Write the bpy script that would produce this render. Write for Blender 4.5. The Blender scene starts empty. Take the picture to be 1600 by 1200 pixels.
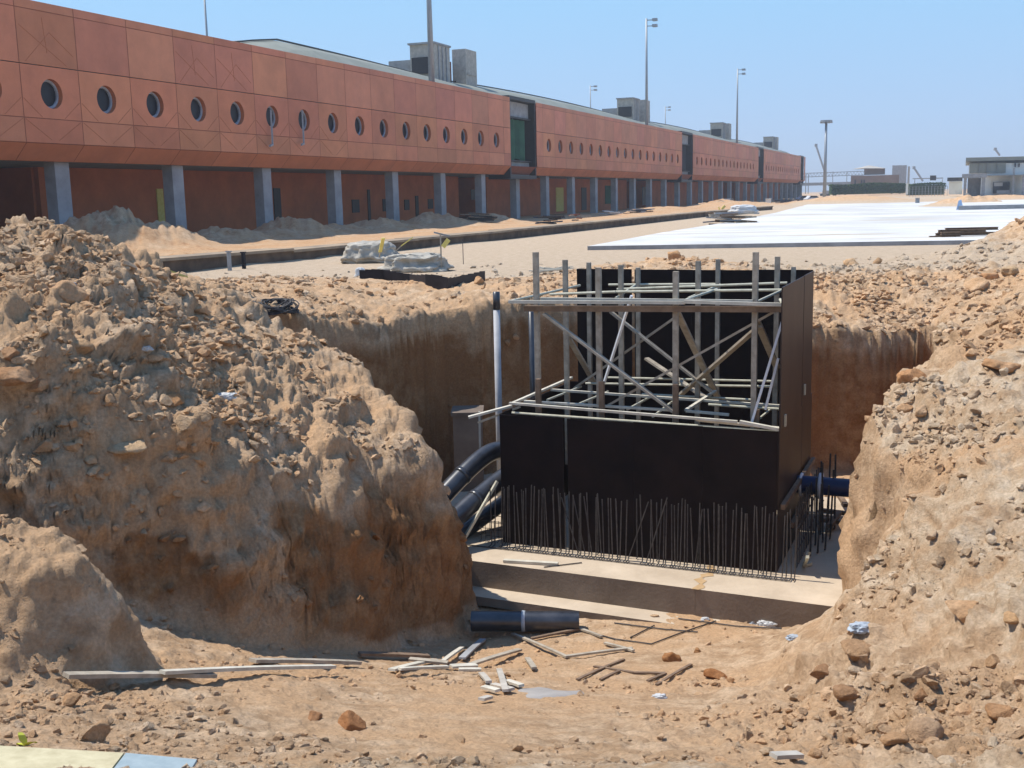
import bpy, math, random
import numpy as np
from mathutils import Vector, Matrix
from mathutils.bvhtree import BVHTree

# ------------------------------------------------------------------ camera, sky, sun, exposure
SC = bpy.context.scene
PITCH = math.radians(9.58); ROLL = math.radians(-1.315); FPX = 1723.0
cF = np.array([0, math.cos(PITCH), -math.sin(PITCH)])
_u = np.array([0, math.sin(PITCH), math.cos(PITCH)]); _r = np.array([1., 0, 0])
cR = math.cos(ROLL)*_r + math.sin(ROLL)*_u
cU = -math.sin(ROLL)*_r + math.cos(ROLL)*_u
cam = bpy.data.cameras.new('camera'); co = bpy.data.objects.new('camera', cam)
SC.collection.objects.link(co); SC.camera = co
cam.sensor_width = 36; cam.lens = 36*FPX/1600; cam.clip_end = 9000; cam.clip_start = .1
M3 = Matrix(((cR[0], cU[0], -cF[0]), (cR[1], cU[1], -cF[1]), (cR[2], cU[2], -cF[2])))
co.matrix_world = M3.to_4x4()

SUN_AZ = math.radians(-69.5)      # compass style: from +Y towards +X
SUN_EL = math.radians(61.0)
sdir = Vector((math.sin(SUN_AZ)*math.cos(SUN_EL), math.cos(SUN_AZ)*math.cos(SUN_EL), math.sin(SUN_EL)))
w = bpy.data.worlds.new('World'); SC.world = w; w.use_nodes = True
nt = w.node_tree; nt.nodes.clear()
sky = nt.nodes.new('ShaderNodeTexSky'); sky.sky_type = 'NISHITA'; sky.sun_disc = False
sky.sun_elevation = SUN_EL; sky.sun_rotation = SUN_AZ; sky.air_density = 1.0; sky.dust_density = .3; sky.ozone_density = 3.0
bg = nt.nodes.new('ShaderNodeBackground'); bg.inputs[1].default_value = .12
wo = nt.nodes.new('ShaderNodeOutputWorld')
tcw = nt.nodes.new('ShaderNodeTexCoord'); sxyz = nt.nodes.new('ShaderNodeSeparateXYZ'); nt.links.new(tcw.outputs['Generated'], sxyz.inputs[0])
crw = nt.nodes.new('ShaderNodeValToRGB'); nt.links.new(sxyz.outputs['Z'], crw.inputs[0]); e_ = crw.color_ramp.elements
e_[0].position = 0.0; e_[0].color = (.46, .63, .90, 1); e_[1].position = 1.0; e_[1].color = (.13, .34, .80, 1)
for p_, c_ in ((.05, (.44, .64, .97, 1)), (.16, (.38, .69, 1.04, 1)), (.45, (.22, .47, .92, 1))): k_ = e_.new(p_); k_.color = c_
bg2 = nt.nodes.new('ShaderNodeBackground'); nt.links.new(crw.outputs[0], bg2.inputs[0]); bg2.inputs[1].default_value = .86
mxw = nt.nodes.new('ShaderNodeMixShader'); mxw.inputs[0].default_value = .85
nt.links.new(sky.outputs[0], bg.inputs[0]); nt.links.new(bg.outputs[0], mxw.inputs[1]); nt.links.new(bg2.outputs[0], mxw.inputs[2]); nt.links.new(mxw.outputs[0], wo.inputs[0])
sl = bpy.data.lights.new('sun', 'SUN'); sl.energy = 5.0; sl.angle = math.radians(.53); sl.color = (1, .95, .87)
so = bpy.data.objects.new('sun', sl); SC.collection.objects.link(so)
so.rotation_euler = sdir.to_track_quat('Z', 'Y').to_euler()
SC.view_settings.view_transform = 'Standard'; SC.view_settings.look = 'None'
SC.view_settings.exposure = 0.2; SC.view_settings.gamma = 1
SC.render.resolution_x = 1024; SC.render.resolution_y = 768

rnd = random.Random(7); rs = np.random.RandomState(11)
# ------------------------------------------------------------------ helpers
def ray(u, v): return cR*(u-800)/FPX - cU*(v-600)/FPX + cF
def onz(u, v, z): d = ray(u, v); return Vector(d*(z/d[2]))
def atY(u, v, Y): d = ray(u, v); return Vector(d*(Y/d[1]))
BA = math.radians(21.87)
BD = Vector((math.sin(BA), math.cos(BA), 0)); BN = Vector((-math.cos(BA), math.sin(BA), 0))   # along / away from viewer
G = -2.6
def B(s, c, z): return BD*s + BN*c + Vector((0, 0, z))
def onc(u, v, c):
    d = Vector(ray(u, v)); q = d*(c/d.dot(BN)); return q.dot(BD), q.z
def ons(u, v, s):
    d = Vector(ray(u, v)); q = d*(s/d.dot(BD)); return q.dot(BN), q.z

COL = SC.collection
class MB:
    def __init__(s): s.v = []; s.f = []; s.m = []; s.mi = 0
    def add(s, vs, fs):
        n = len(s.v); s.v += [tuple(v) for v in vs]; s.f += [tuple(n+i for i in f) for f in fs]; s.m += [s.mi]*len(fs); return s
    def quad(s, a, b, c, d): return s.add([a, b, c, d], [(0, 1, 2, 3)])
    def hexa(s, p): # 4 bottom, 4 top
        return s.add(p, [(3, 2, 1, 0), (4, 5, 6, 7), (0, 1, 5, 4), (1, 2, 6, 5), (2, 3, 7, 6), (3, 0, 4, 7)])
    def box(s, c, ex, ey, ez):  # centre and half-axis vectors
        c = Vector(c); ex = Vector(ex); ey = Vector(ey); ez = Vector(ez)
        p = [c+a*ex+b*ey+d*ez for d in (-1, 1) for a, b in ((-1, -1), (1, -1), (1, 1), (-1, 1))]
        return s.hexa(p)
    def bx(s, x0, x1, y0, y1, z0, z1):
        return s.box(((x0+x1)/2, (y0+y1)/2, (z0+z1)/2), ((x1-x0)/2, 0, 0), (0, (y1-y0)/2, 0), (0, 0, (z1-z0)/2))
    def bb(s, s0, s1, c0, c1, z0, z1):  # box in building coordinates
        return s.box(B((s0+s1)/2, (c0+c1)/2, (z0+z1)/2), BD*(s1-s0)/2, BN*(-(c1-c0)/2), Vector((0, 0, (z1-z0)/2)))
    def bar(s, a, b, w_, h_=None, up=Vector((0, 0, 1))):
        a = Vector(a); b = Vector(b); h_ = h_ or w_; d = b-a
        x = d.cross(up)
        if x.length < 1e-4: x = d.cross(Vector((0, 1, 0)))
        x.normalize(); y = x.cross(d).normalized()
        return s.box((a+b)/2, x*w_/2, d/2, y*h_/2)
    def tube(s, pts, r, n=10, cap=True, r1=None):
        pts = [Vector(p) for p in pts]; k = len(pts); ring = []; px = None
        for i, p in enumerate(pts):
            d = (pts[min(i+1, k-1)]-pts[max(i-1, 0)]).normalized()
            if px is None:
                px = d.cross(Vector((0, 0, 1)))
                if px.length < .05: px = d.cross(Vector((0, 1, 0)))
            px = (px-d*px.dot(d)).normalized(); py = d.cross(px)
            rr = r if r1 is None else r+(r1-r)*i/(k-1)
            ring += [p+px*rr*math.cos(2*math.pi*j/n)+py*rr*math.sin(2*math.pi*j/n) for j in range(n)]
        fs = [(i*n+j, i*n+(j+1) % n, (i+1)*n+(j+1) % n, (i+1)*n+j) for i in range(k-1) for j in range(n)]
        if cap: fs += [tuple(range(n-1, -1, -1)), tuple((k-1)*n+j for j in range(n))]
        return s.add(ring, fs)
    def build(s, name, mat, parent=None, smooth=False, origin=None):
        me = bpy.data.meshes.new(name); vs = s.v
        if origin is not None: vs = [(a-origin[0], b-origin[1], c-origin[2]) for a, b, c in vs]
        me.from_pydata(vs, [], s.f)
        for m in (mat if isinstance(mat, (list, tuple)) else [mat]): me.materials.append(m)
        me.polygons.foreach_set('material_index', s.m)
        if smooth: me.shade_smooth() if hasattr(me, 'shade_smooth') else me.polygons.foreach_set('use_smooth', [True]*len(s.f))
        me.update(); o = bpy.data.objects.new(name, me); COL.objects.link(o)
        if parent is not None:
            o.parent = parent
            o.location = -Vector(parent.location) if origin is None else Vector(origin)-Vector(parent.location)
        elif origin is not None: o.location = origin
        return o
def tag(o, label=None, cat=None, group=None, kind=None):
    if label: o['label'] = label
    if cat: o['category'] = cat
    if group: o['group'] = group
    if kind: o['kind'] = kind
    return o
def thing(name, loc, label, cat, group=None):
    o = bpy.data.objects.new(name, None); COL.objects.link(o); o.location = loc; o.empty_display_size = .2
    return tag(o, label, cat, group)
# NOTE: things are never rotated; geometry is authored in world space, children carry the opposite offset

# ------------------------------------------------------------------ materials
def mat(name, col, rough=.8, metal=0, var=.12, scale=3.0, bump=.0, bscale=20, col2=None, spec=.3, detail=6, attr=None, coords='Object'):
    m = bpy.data.materials.new(name); m.use_nodes = True; t = m.node_tree; N = t.nodes; L = t.links
    b = N['Principled BSDF']; b.inputs['Roughness'].default_value = rough; b.inputs['Metallic'].default_value = metal
    b.inputs['Specular IOR Level'].default_value = spec
    tc = N.new('ShaderNodeTexCoord'); ge = N.new('ShaderNodeNewGeometry')
    src = ge.outputs['Position'] if coords == 'World' else tc.outputs['Object']
    n = N.new('ShaderNodeTexNoise'); n.inputs['Scale'].default_value = scale; n.inputs['Detail'].default_value = detail; n.inputs['Roughness'].default_value = .62
    L.new(src, n.inputs['Vector'])
    r = N.new('ShaderNodeMapRange'); r.inputs[1].default_value = .3; r.inputs[2].default_value = .7; L.new(n.outputs[0], r.inputs[0])
    mx = N.new('ShaderNodeMix'); mx.data_type = 'RGBA'; L.new(r.outputs[0], mx.inputs[0])
    c = col; c2 = col2 or tuple(min(1, x*(1+var*1.6)) for x in c); c1 = c if col2 else tuple(x*(1-var*1.6) for x in c)
    mx.inputs[6].default_value = (*c1, 1); mx.inputs[7].default_value = (*c2, 1)
    out = mx.outputs[2]
    if attr:
        a = N.new('ShaderNodeAttribute'); a.attribute_name = attr
        m2 = N.new('ShaderNodeMix'); m2.data_type = 'RGBA'; m2.blend_type = 'MULTIPLY'; m2.inputs[0].default_value = 1
        L.new(out, m2.inputs[6]); L.new(a.outputs['Color'], m2.inputs[7]); out = m2.outputs[2]
    L.new(out, b.inputs['Base Color'])
    if bump:
        n2 = N.new('ShaderNodeTexNoise'); n2.inputs['Scale'].default_value = bscale; n2.inputs['Detail'].default_value = 8; L.new(src, n2.inputs['Vector'])
        bp = N.new('ShaderNodeBump'); bp.inputs['Strength'].default_value = 1; bp.inputs['Distance'].default_value = bump
        L.new(n2.outputs[0], bp.inputs['Height']); L.new(bp.outputs[0], b.inputs['Normal'])
    return m
def ramp(N, L, src, lo, hi):
    r = N.new('ShaderNodeMapRange'); r.interpolation_type = 'SMOOTHSTEP'; r.inputs[1].default_value = lo; r.inputs[2].default_value = hi; L.new(src, r.inputs[0]); return r.outputs[0]
def mixc(N, L, f, a, b):
    m = N.new('ShaderNodeMix'); m.data_type = 'RGBA'
    if isinstance(f, float): m.inputs[0].default_value = f
    else: L.new(f, m.inputs[0])
    for i, x in ((6, a), (7, b)):
        if isinstance(x, tuple): m.inputs[i].default_value = (*x, 1)
        else: L.new(x, m.inputs[i])
    return m.outputs[2]
def soil_mat(name, clod=False):
    m = bpy.data.materials.new(name); m.use_nodes = True; t = m.node_tree; N = t.nodes; L = t.links
    b = N['Principled BSDF']; b.inputs['Roughness'].default_value = .95; b.inputs['Specular IOR Level'].default_value = .1
    g = N.new('ShaderNodeNewGeometry'); P = g.outputs['Position']
    def noise(sc, det=8, rg=.6, vec=None):
        n = N.new('ShaderNodeTexNoise'); n.inputs['Scale'].default_value = sc; n.inputs['Detail'].default_value = det; n.inputs['Roughness'].default_value = rg
        L.new(vec or P, n.inputs['Vector']); return n.outputs[0]
    big = noise(.55); mid = noise(3.1); fine = noise(23)
    cr = N.new('ShaderNodeAttribute'); cr.attribute_name = 'soil'      # R: orange subsoil, G: grey gravel, B: pale packed road
    sep = N.new('ShaderNodeSeparateColor'); L.new(cr.outputs['Color'], sep.inputs[0])
    crust = mixc(N, L, ramp(N, L, mid, .35, .68), (.42, .27, .155), (.66, .475, .31))
    crust = mixc(N, L, ramp(N, L, big, .38, .62), crust, (.58, .37, .21))
    grav = mixc(N, L, ramp(N, L, mid, .3, .7), (.46, .345, .225), (.66, .52, .37))
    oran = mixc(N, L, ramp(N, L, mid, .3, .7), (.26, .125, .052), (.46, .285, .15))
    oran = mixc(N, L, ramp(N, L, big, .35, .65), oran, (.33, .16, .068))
    road = mixc(N, L, ramp(N, L, mid, .3, .7), (.46, .35, .24), (.55, .43, .31))
    def addn(a, n, k):
        ma = N.new('ShaderNodeMath'); ma.operation = 'MULTIPLY_ADD'; L.new(n, ma.inputs[0]); ma.inputs[1].default_value = k; L.new(a, ma.inputs[2])
        return ma.outputs[0]
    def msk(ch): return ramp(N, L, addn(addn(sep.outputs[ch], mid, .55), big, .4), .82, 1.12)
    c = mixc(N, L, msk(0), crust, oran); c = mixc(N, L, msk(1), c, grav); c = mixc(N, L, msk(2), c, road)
    if clod:
        rn = N.new('ShaderNodeAttribute'); rn.attribute_name = 'tint'
        mm = N.new('ShaderNodeMix'); mm.data_type = 'RGBA'; mm.blend_type = 'MULTIPLY'; mm.inputs[0].default_value = 1
        L.new(c, mm.inputs[6]); L.new(rn.outputs['Color'], mm.inputs[7]); c = mm.outputs[2]
    f2 = ramp(N, L, fine, .3, .7)
    hv = N.new('ShaderNodeMix'); hv.data_type = 'RGBA'; hv.blend_type = 'MULTIPLY'; hv.inputs[0].default_value = 1
    L.new(c, hv.inputs[6]); L.new(mixc(N, L, f2, (.84, .83, .81), (1.1, 1.1, 1.1)), hv.inputs[7])
    L.new(hv.outputs[2], b.inputs['Base Color'])
    bp = N.new('ShaderNodeBump'); bp.inputs['Distance'].default_value = .07; bp.inputs['Strength'].default_value = 1.0; L.new(noise(11, 10, .7), bp.inputs['Height'])
    b2 = N.new('ShaderNodeBump'); b2.inputs['Distance'].default_value = .018; b2.inputs['Strength'].default_value = .8; L.new(noise(60, 6, .7), b2.inputs['Height']); L.new(bp.outputs[0], b2.inputs['Normal'])
    L.new(b2.outputs[0], b.inputs['Normal'])
    return m
SOIL = soil_mat('soil'); CLOD = soil_mat('clods', True)
CONC = mat('concrete', (.42, .38, .32), .85, var=.14, scale=2.2, bump=.01, bscale=14)
CONCG = mat('grey_concrete', (.30, .30, .30), .85, var=.15, scale=1.1, bump=.01)
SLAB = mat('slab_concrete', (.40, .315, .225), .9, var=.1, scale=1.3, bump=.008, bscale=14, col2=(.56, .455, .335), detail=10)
APRON = mat('apron_concrete', (.52, .51, .49), .8, scale=.12, col2=(.72, .71, .69), coords='World')
PLYF = mat('film_plywood', (.005, .0025, .003), .6, scale=1.3, col2=(.018, .009, .008), spec=.14, detail=10)
PLYB = mat('sheen_plywood', (.018, .010, .009), .5, scale=1.5, col2=(.045, .026, .020), spec=.3, detail=10)  # film plywood made browner and lighter: sheen of the right side painted in
WOOD = mat('weathered_wood', (.25, .21, .16), .85, scale=6, col2=(.46, .40, .315), bump=.004)
WOODB = mat('brown_wood', (.13, .085, .055), .85, scale=6, col2=(.24, .165, .11))
WOODP = mat('pale_wood', (.42, .385, .31), .8, scale=5, col2=(.62, .575, .475))
STEEL = mat('pale_tube', (.40, .38, .29), .55, metal=.1, scale=8, col2=(.58, .55, .43))
REBAR = mat('rebar', (.04, .037, .037), .6, metal=.2, scale=12, col2=(.095, .085, .08))
BLK = mat('black_pipe', (.014, .015, .02), .3, scale=4, col2=(.05, .052, .06), spec=.7)
WHT = mat('white_plastic', (.62, .64, .68), .5, var=.05)
BLUE = mat('blue_pipe', (.008, .012, .05), .45, scale=3, col2=(.014, .022, .09), spec=.4)
YEL = mat('yellow_paint', (.62, .50, .10), .7, scale=5, col2=(.72, .62, .22))
TARP = mat('tarp', (.30, .27, .22), .7, scale=3, col2=(.48, .44, .37), bump=.02, bscale=8)
BPL = mat('black_sheet', (.008, .007, .010), .6, scale=3, col2=(.022, .020, .026), spec=.2)
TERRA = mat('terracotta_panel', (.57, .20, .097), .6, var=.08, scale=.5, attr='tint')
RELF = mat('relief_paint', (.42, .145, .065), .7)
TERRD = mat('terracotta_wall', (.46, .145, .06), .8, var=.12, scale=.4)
JOINT = mat('joint_sealant', (.27, .09, .05), .8)
GLS = mat('dark_glass', (.01, .012, .02), .35, scale=2, spec=.25)
FRM = mat('grey_frame', (.30, .34, .40), .5)
COLM = mat('column_render', (.32, .31, .315), .8, var=.12, scale=.8)
NET = mat('green_net', (.02, .07, .045), .8, scale=.5, col2=(.05, .15, .09))
DARK = mat('dark_metal', (.03, .028, .028), .5)
ROOF = mat('roof_sheet', (.20, .21, .17), .7, scale=.25, col2=(.28, .28, .23))
BRICK = mat('red_brick', (.22, .08, .05), .9, var=.2, scale=4)
WHITE = mat('white_render', (.74, .76, .72), .8, var=.06, scale=.3)
BROWN = mat('brown_render', (.20, .13, .09), .85, var=.1, scale=.3)
HEDGE = mat('hedge_leaf', (.018, .05, .016), .9, scale=1.2, col2=(.055, .11, .03))
MAST = mat('galvanised', (.30, .32, .34), .5, metal=.4, var=.05)
APRON = mat('apron_concrete', (.44, .43, .405), .85, scale=.12, col2=(.70, .69, .66), coords='World', detail=10)
_n = APRON.node_tree.nodes; _l = APRON.node_tree.links; _b = _n['Principled BSDF']; _src = _b.inputs['Base Color'].links[0].from_socket
_mp = _n.new('ShaderNodeMapping'); _mp.inputs['Scale'].default_value = (.05, .30, .3); _g = _n.new('ShaderNodeNewGeometry'); _l.new(_g.outputs['Position'], _mp.inputs[0])
_k = _n.new('ShaderNodeTexNoise'); _k.inputs['Scale'].default_value = 1.6; _k.inputs['Detail'].default_value = 10; _k.inputs['Roughness'].default_value = .7; _l.new(_mp.outputs[0], _k.inputs['Vector'])
_l.new(mixc(_n, _l, ramp(_n, _l, _k.outputs[0], .50, .70), _src, (.40, .33, .25)), _b.inputs['Base Color'])
SLABS = mat('shaded_slab_concrete', (.15, .115, .085), .9, scale=1.1, col2=(.26, .205, .155), detail=10, bump=.006)  # slab concrete darkened: shade on the slab sides put into the colour
TRW = mat('dark_brown_wall', (.055, .040, .032), .95, scale=.9, col2=(.20, .135, .09), detail=10); DIRTC = mat('dusty_coping', (.17, .14, .11), .95, scale=.9, col2=(.42, .31, .20), detail=10)  # wall face mottled dark brown, darker than its coping
PIER = mat('dark_brown_pier', (.13, .10, .08), .9, scale=1.5, col2=(.22, .175, .14))  # browner and darker than the general concrete
VNT = mat('dusty_white_pipe', (.34, .34, .35), .6, scale=3, col2=(.50, .50, .50), detail=8)
GSC = mat('grey_scrap', (.36, .40, .44), .7, scale=8)
WAT = mat('wet_cement', (.30, .275, .25), .95, var=.1, scale=4)
BAG = mat('white_scrap', (.50, .50, .49), .6, var=.05)
CARW = mat('white_car', (.55, .56, .58), .3, spec=.6); CARD = mat('dark_car', (.02, .03, .06), .25, spec=.6)
TYRE = mat('tyre', (.015, .015, .015), .8)

# ------------------------------------------------------------------ noise (numpy)
def _h(ix, iy, iz, k):
    h = (ix.astype(np.int64)*374761393 + iy.astype(np.int64)*668265263 + iz.astype(np.int64)*2147483647 + k*974634777) & 0xffffffff
    h = ((h ^ (h >> 13))*1274126177) & 0xffffffff; h = ((h ^ (h >> 16))*2246822519) & 0xffffffff
    return ((h ^ (h >> 15)) & 0xffffff)/float(0xffffff)
def vn(P, sc, k=0):
    q = P*sc + k*17.31; i = np.floor(q); f = q-i; f = f*f*f*(f*(f*6-15)+10); i = i.astype(np.int64)
    r = 0
    for a in (0, 1):
        for b_ in (0, 1):
            for c in (0, 1):
                wt = (f[:, 0] if a else 1-f[:, 0])*(f[:, 1] if b_ else 1-f[:, 1])*(f[:, 2] if c else 1-f[:, 2])
                r = r + wt*_h(i[:, 0]+a, i[:, 1]+b_, i[:, 2]+c, k)
    return r*2-1
def fbm(P, sc, octv=4, k=0, gain=.5, ridge=False):
    a = 1; s = 0; t = 0
    for o in range(octv):
        n = vn(P, sc, k+o*7)
        if ridge: n = 1-2*np.abs(n)
        s = s+a*n; t += a; a *= gain; sc *= 2.03
    return s/t
def clods(P, sc, k=0, fill=.6):
    q = P*sc; q = q + .25*np.stack([vn(P, sc*1.5, k+3), vn(P, sc*1.5, k+4), vn(P, sc*1.5, k+5)], 1)
    i = np.floor(q).astype(np.int64); out = np.zeros(len(P))
    for a in (-1, 0, 1):
        for b_ in (-1, 0, 1):
            for c in (-1, 0, 1):
                jx, jy, jz = i[:, 0]+a, i[:, 1]+b_, i[:, 2]+c
                on = _h(jx, jy, jz, k+9) < fill
                dx = q[:, 0]-jx-_h(jx, jy, jz, k); dy = q[:, 1]-jy-_h(jx, jy, jz, k+1); dz = q[:, 2]-jz-_h(jx, jy, jz, k+2)
                rr = .35+.5*_h(jx, jy, jz, k+6)
                ca = _h(jx, jy, jz, k+7)*3.1; cc_, sc_ = np.cos(ca), np.sin(ca); ex = np.abs(dx*cc_+dy*sc_); ey = np.abs(dy*cc_-dx*sc_+dz*.3); ez = np.abs(dz-dx*.35)
                d = (.45*np.maximum(np.maximum(ex, ey), ez)+.33*(ex+ey*(.8+.6*sc_)+ez))/rr
                out = np.maximum(out, np.where(on, rr*np.clip(1.5*(1-d), 0, .8), 0))
    return out

# ------------------------------------------------------------------ terrain
def ctl(lst):
    X = []; 
    for e in lst:
        if e[0] == 'w': _, x, y, z, r_ = e
        else:
            u, v, Y, r_ = e; q = atY(u, v, Y); x, y, z = q
        X.append((x, y, z, r_))
    return np.array(X, float)
RS = [  # right slope, shared by floor and upper surface
 (1600,1180,7.2,.6),(1600,1050,8.3,.7),(1600,930,9.8,.7),(1600,800,11.6,.7),(1500,720,13.2,.6),(1450,850,12.2,.6),
 (1450,960,10.8,.7),(1450,1070,9.4,.8),(1450,1180,8.0,.8),('w',9,7,-2.4,.6),('w',8.5,3,-2.0,.5),('w',12,12,-1.7,.5),('w',13,5,-1.8,.4),('w',11,9.5,-1.9,.5)]
FL = ctl(RS+[
 ('w',0,26,-6.6,.15),('w',5,26,-6.6,.15),('w',9,25,-6.6,.15),('w',8,21,-6.55,.2),('w',-3,22,-7.0,.2),('w',-7,21,-7.0,.2),('w',2,22,-6.9,.1),
 ('w',3,18,-6.8,.1),('w',5.2,17.5,-6.75,.15),('w',2.6,17.3,-6.76,.06),('w',4,17,-6.78,.1),('w',.6,17.4,-6.93,.08),('w',0,18,-6.95,.1),
 (1270,992,16.6,.2),(1130,990,16.2,.08),(1000,990,16.4,.06),(900,985,17.0,.12),(745,1003,17.0,.12),(740,1040,14.9,.15),
 (1200,1040,14.3,.2),(1000,1040,14.3,.04),(1000,1100,11.4,.04),(850,1085,12.0,.04),(850,1130,10.0,.06),(850,1195,7.4,.10),
 (1250,1060,12.8,.45),(1320,1000,13.0,.6),(1345,930,13.6,.5),(1150,1120,10.4,.2),(1250,1150,9.2,.5),(1100,1195,7.8,.2),(1330,1090,10.6,.7),
 (600,1040,14.2,.1),(590,1100,11.0,.12),(560,1190,7.4,.16),(400,1030,13.0,.2),(400,1060,11.2,.15),(400,1130,9.0,.22),(250,1000,12.2,.2),(250,1060,10.6,.3),(300,1190,7.0,.18),
 (100,1065,10.2,.3),('w',-5.5,12.0,-4.3,.3),('w',-7,12,-4.1,.3),(100,1120,8.4,.25),(0,1190,6.4,.2),(0,1070,9.6,.3),
 ('w',0,5,-2.75,.2),('w',0,2.5,-2.0,.05),('w',0,-2,-1.7,.05),('w',-6,3,-2.0,.1),('w',-8,8,-3.4,.3),('w',5,4,-2.4,.3)])
UP = ctl(RS+[
 (100,362,18.5,.9),(0,372,18.5,.9),(200,392,19.5,.8),(250,425,21,.5),(0,450,15.6,1),(100,470,15.6,1),(200,480,17,.9),(300,480,19,.7),
 (0,550,13.4,.8),(100,550,13.8,.9),(200,560,14.8,1),(300,570,16.2,1),(400,560,18.6,.8),(0,650,12.0,.8),(120,660,12.3,.9),(250,670,13.6,1),(380,660,15.5,1),
 (480,640,17.6,.7),(560,570,20.2,.5),(610,572,20.7,.4),(650,612,20.0,.4),(560,690,17.2,.6),(450,760,15.2,.7),(330,760,13.6,.8),(200,740,13.4,.9),(60,735,13.0,.8),(0,730,12.8,.8),
 (60,845,10.6,.6),(190,885,10.5,.5),(0,830,10.8,.6),(30,900,9.8,.6),('w',-10,10,-2.4,.6),('w',-14,14,-1.5,.6),('w',-14,20,-.9,.6),('w',-10,25,-1.9,.4),
 (370,440,26,.2),(430,472,23,.4),(480,500,22.4,.6),(560,520,22.4,.7),(650,505,23.8,.6),(720,485,24.8,.6),(820,470,25.4,.6),(600,470,27,.4),(700,450,29.5,.4),
 (560,445,32,.2),(430,430,34,.15),(760,440,34,.2),(950,425,33,.4),(1100,415,36,.3),(1050,470,26.2,.7),(1000,450,29,.5),
 (1280,425,34,.5),(1280,470,29,.7),(1300,520,26,.7),(1400,518,26,.7),(1470,512,26,.7),(1400,450,30,.7),(1500,460,27,.7),(1550,500,23.5,.7),
 (1420,590,19.6,.6),(1480,570,19.6,.6),(1350,640,16.1,.6),(1400,660,15.4,.6),(1500,620,15.4,.6),(1600,560,16.2,.6),(1600,640,13.9,.6),(1600,500,18.6,.6),(1600,440,23,.6),(1540,470,23,.6),
 (1345,720,15.0,.5),(1400,760,13.8,.5),(1345,820,14.2,.5),
 ('w',14,28,-2.3,.5),('w',20,22,-.9,.4),('w',20,14,-1.0,.4),('w',16,6,-1.6,.3),('w',0,36,-2.6,.1),('w',10,40,-2.6,.1),('w',-10,36,-2.6,.1),('w',20,42,-2.6,.1),('w',-18,32,-2.5,.1),('w',-24,22,-2.3,.3),
 ('w',26,32,-2.5,.1),('w',30,20,-2.3,.1),('w',-20,8,-2.2,.2)])
def tps_fit(C, lam=.02):
    n = len(C); d = np.hypot(C[:, None, 0]-C[None, :, 0], C[:, None, 1]-C[None, :, 1])
    K = d + 0.0; K[np.diag_indices(n)] -= lam*10        # biharmonic-like |r| kernel, smoothed
    Pm = np.c_[np.ones(n), C[:, :2]]
    A = np.block([[K, Pm], [Pm.T, np.zeros((3, 3))]])
    return np.linalg.solve(A, np.r_[C[:, 2], 0, 0, 0])
def tps_ev(C, W, x, y):
    n = len(C); z = W[n]+W[n+1]*x+W[n+2]*y; r_ = np.zeros_like(x); wt = np.zeros_like(x)+1e-9
    for i in range(n):
        d = np.sqrt((x-C[i, 0])**2+(y-C[i, 1])**2+.02); z = z+W[i]*d
        k = 1/(d*d*d+.05); r_ += k*C[i, 3]; wt += k
    return z, r_/wt
WF = tps_fit(FL); WU = tps_fit(UP)
PIT = np.array([(10.0,25.7),(4,25.9),(.6,25.5),(-1.5,24.7),(-2.8,23.0),(-4.3,22.2),(-8.0,22.0),(-8.0,20.9),(-4.5,21.0),(-2.6,21.0),(-2.35,20.5),
 (-1.9,19.5),(-1.3,18.2),(-1.05,17.3),(-2.1,16.1),(-2.6,15.3),(-3.4,14.8),(-3.9,13.9),(-4.9,13.3),(-6.6,12.7),(-7.2,12.0),(-6.2,11.4),(-4.6,11.1),(-4.0,10.5),(-4.1,10.0),(-4.7,9.6),(-6,9.4),(-9,8.8),
 (-11,4),(-11,-6),(11,-6),(12,3),(10,7),(8.8,9.5),(6.6,12.4),(5.3,13.9),(4.95,15.0),(5.15,15.9),(5.75,17.0),(7.0,18.9),(8.6,21.8)], float)
PW = np.array([.12,.12,.12,.12,.2,.2,.3,.5,.5,.5,.5, .5,.55,.55,.62,.62,.6,.6,.6,.6,.55,.5,.45,.4,.4,.5,.6,.6, 1,1,1,1,1,1,.9,.35,.28,.28,.25,.2,.15], float)
def sdf(x, y):
    best = np.full(x.shape, 1e9); wid = np.zeros_like(x); ins = np.zeros(x.shape, bool); n = len(PIT)
    for i in range(n):
        a = PIT[i]; b_ = PIT[(i+1) % n]; ab = b_-a; t = np.clip(((x-a[0])*ab[0]+(y-a[1])*ab[1])/(ab@ab), 0, 1)
        d = np.hypot(x-a[0]-t*ab[0], y-a[1]-t*ab[1]); m = d < best
        best = np.where(m, d, best); wid = np.where(m, PW[i]*(1-t)+PW[(i+1) % n]*t, wid)
        c = ((a[1] > y) != (b_[1] > y)); xi = (b_[0]-a[0])*(y-a[1])/((b_[1]-a[1]) if b_[1] != a[1] else 1e-9)+a[0]
        ins ^= c & (x < xi)
    return np.where(ins, -best, best), wid
HEAPS = []   # (x, y, height, radius)
for u, v, hh, rr, cc in [(165,366,1.7,4.4,45.5),(235,378,.9,3.4,45),(345,368,1.1,3.4,46),(405,390,.45,3.4,31),(455,364,1.4,3.4,46.5),(590,360,1.1,3.6,46.5),(680,354,1.3,4.0,46.5),(525,362,.7,3.2,46.5),(640,395,.35,3,30),(300,398,.5,3,31),(760,356,.9,4,45),(1040,340,.9,8,38),(1150,322,1.2,9,34)]:
    d = Vector(ray(u, v)); q = d*(cc/d.dot(BN)); HEAPS.append((q.x, q.y, hh, rr))
HEAPS += [(20.9,37.0,2.1,5.0),(5.5,38,.25,3),(62,150,1.6,5),(66,215,1.6,12),(95,215,1.0,12),(38,200,1.3,6)]
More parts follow.
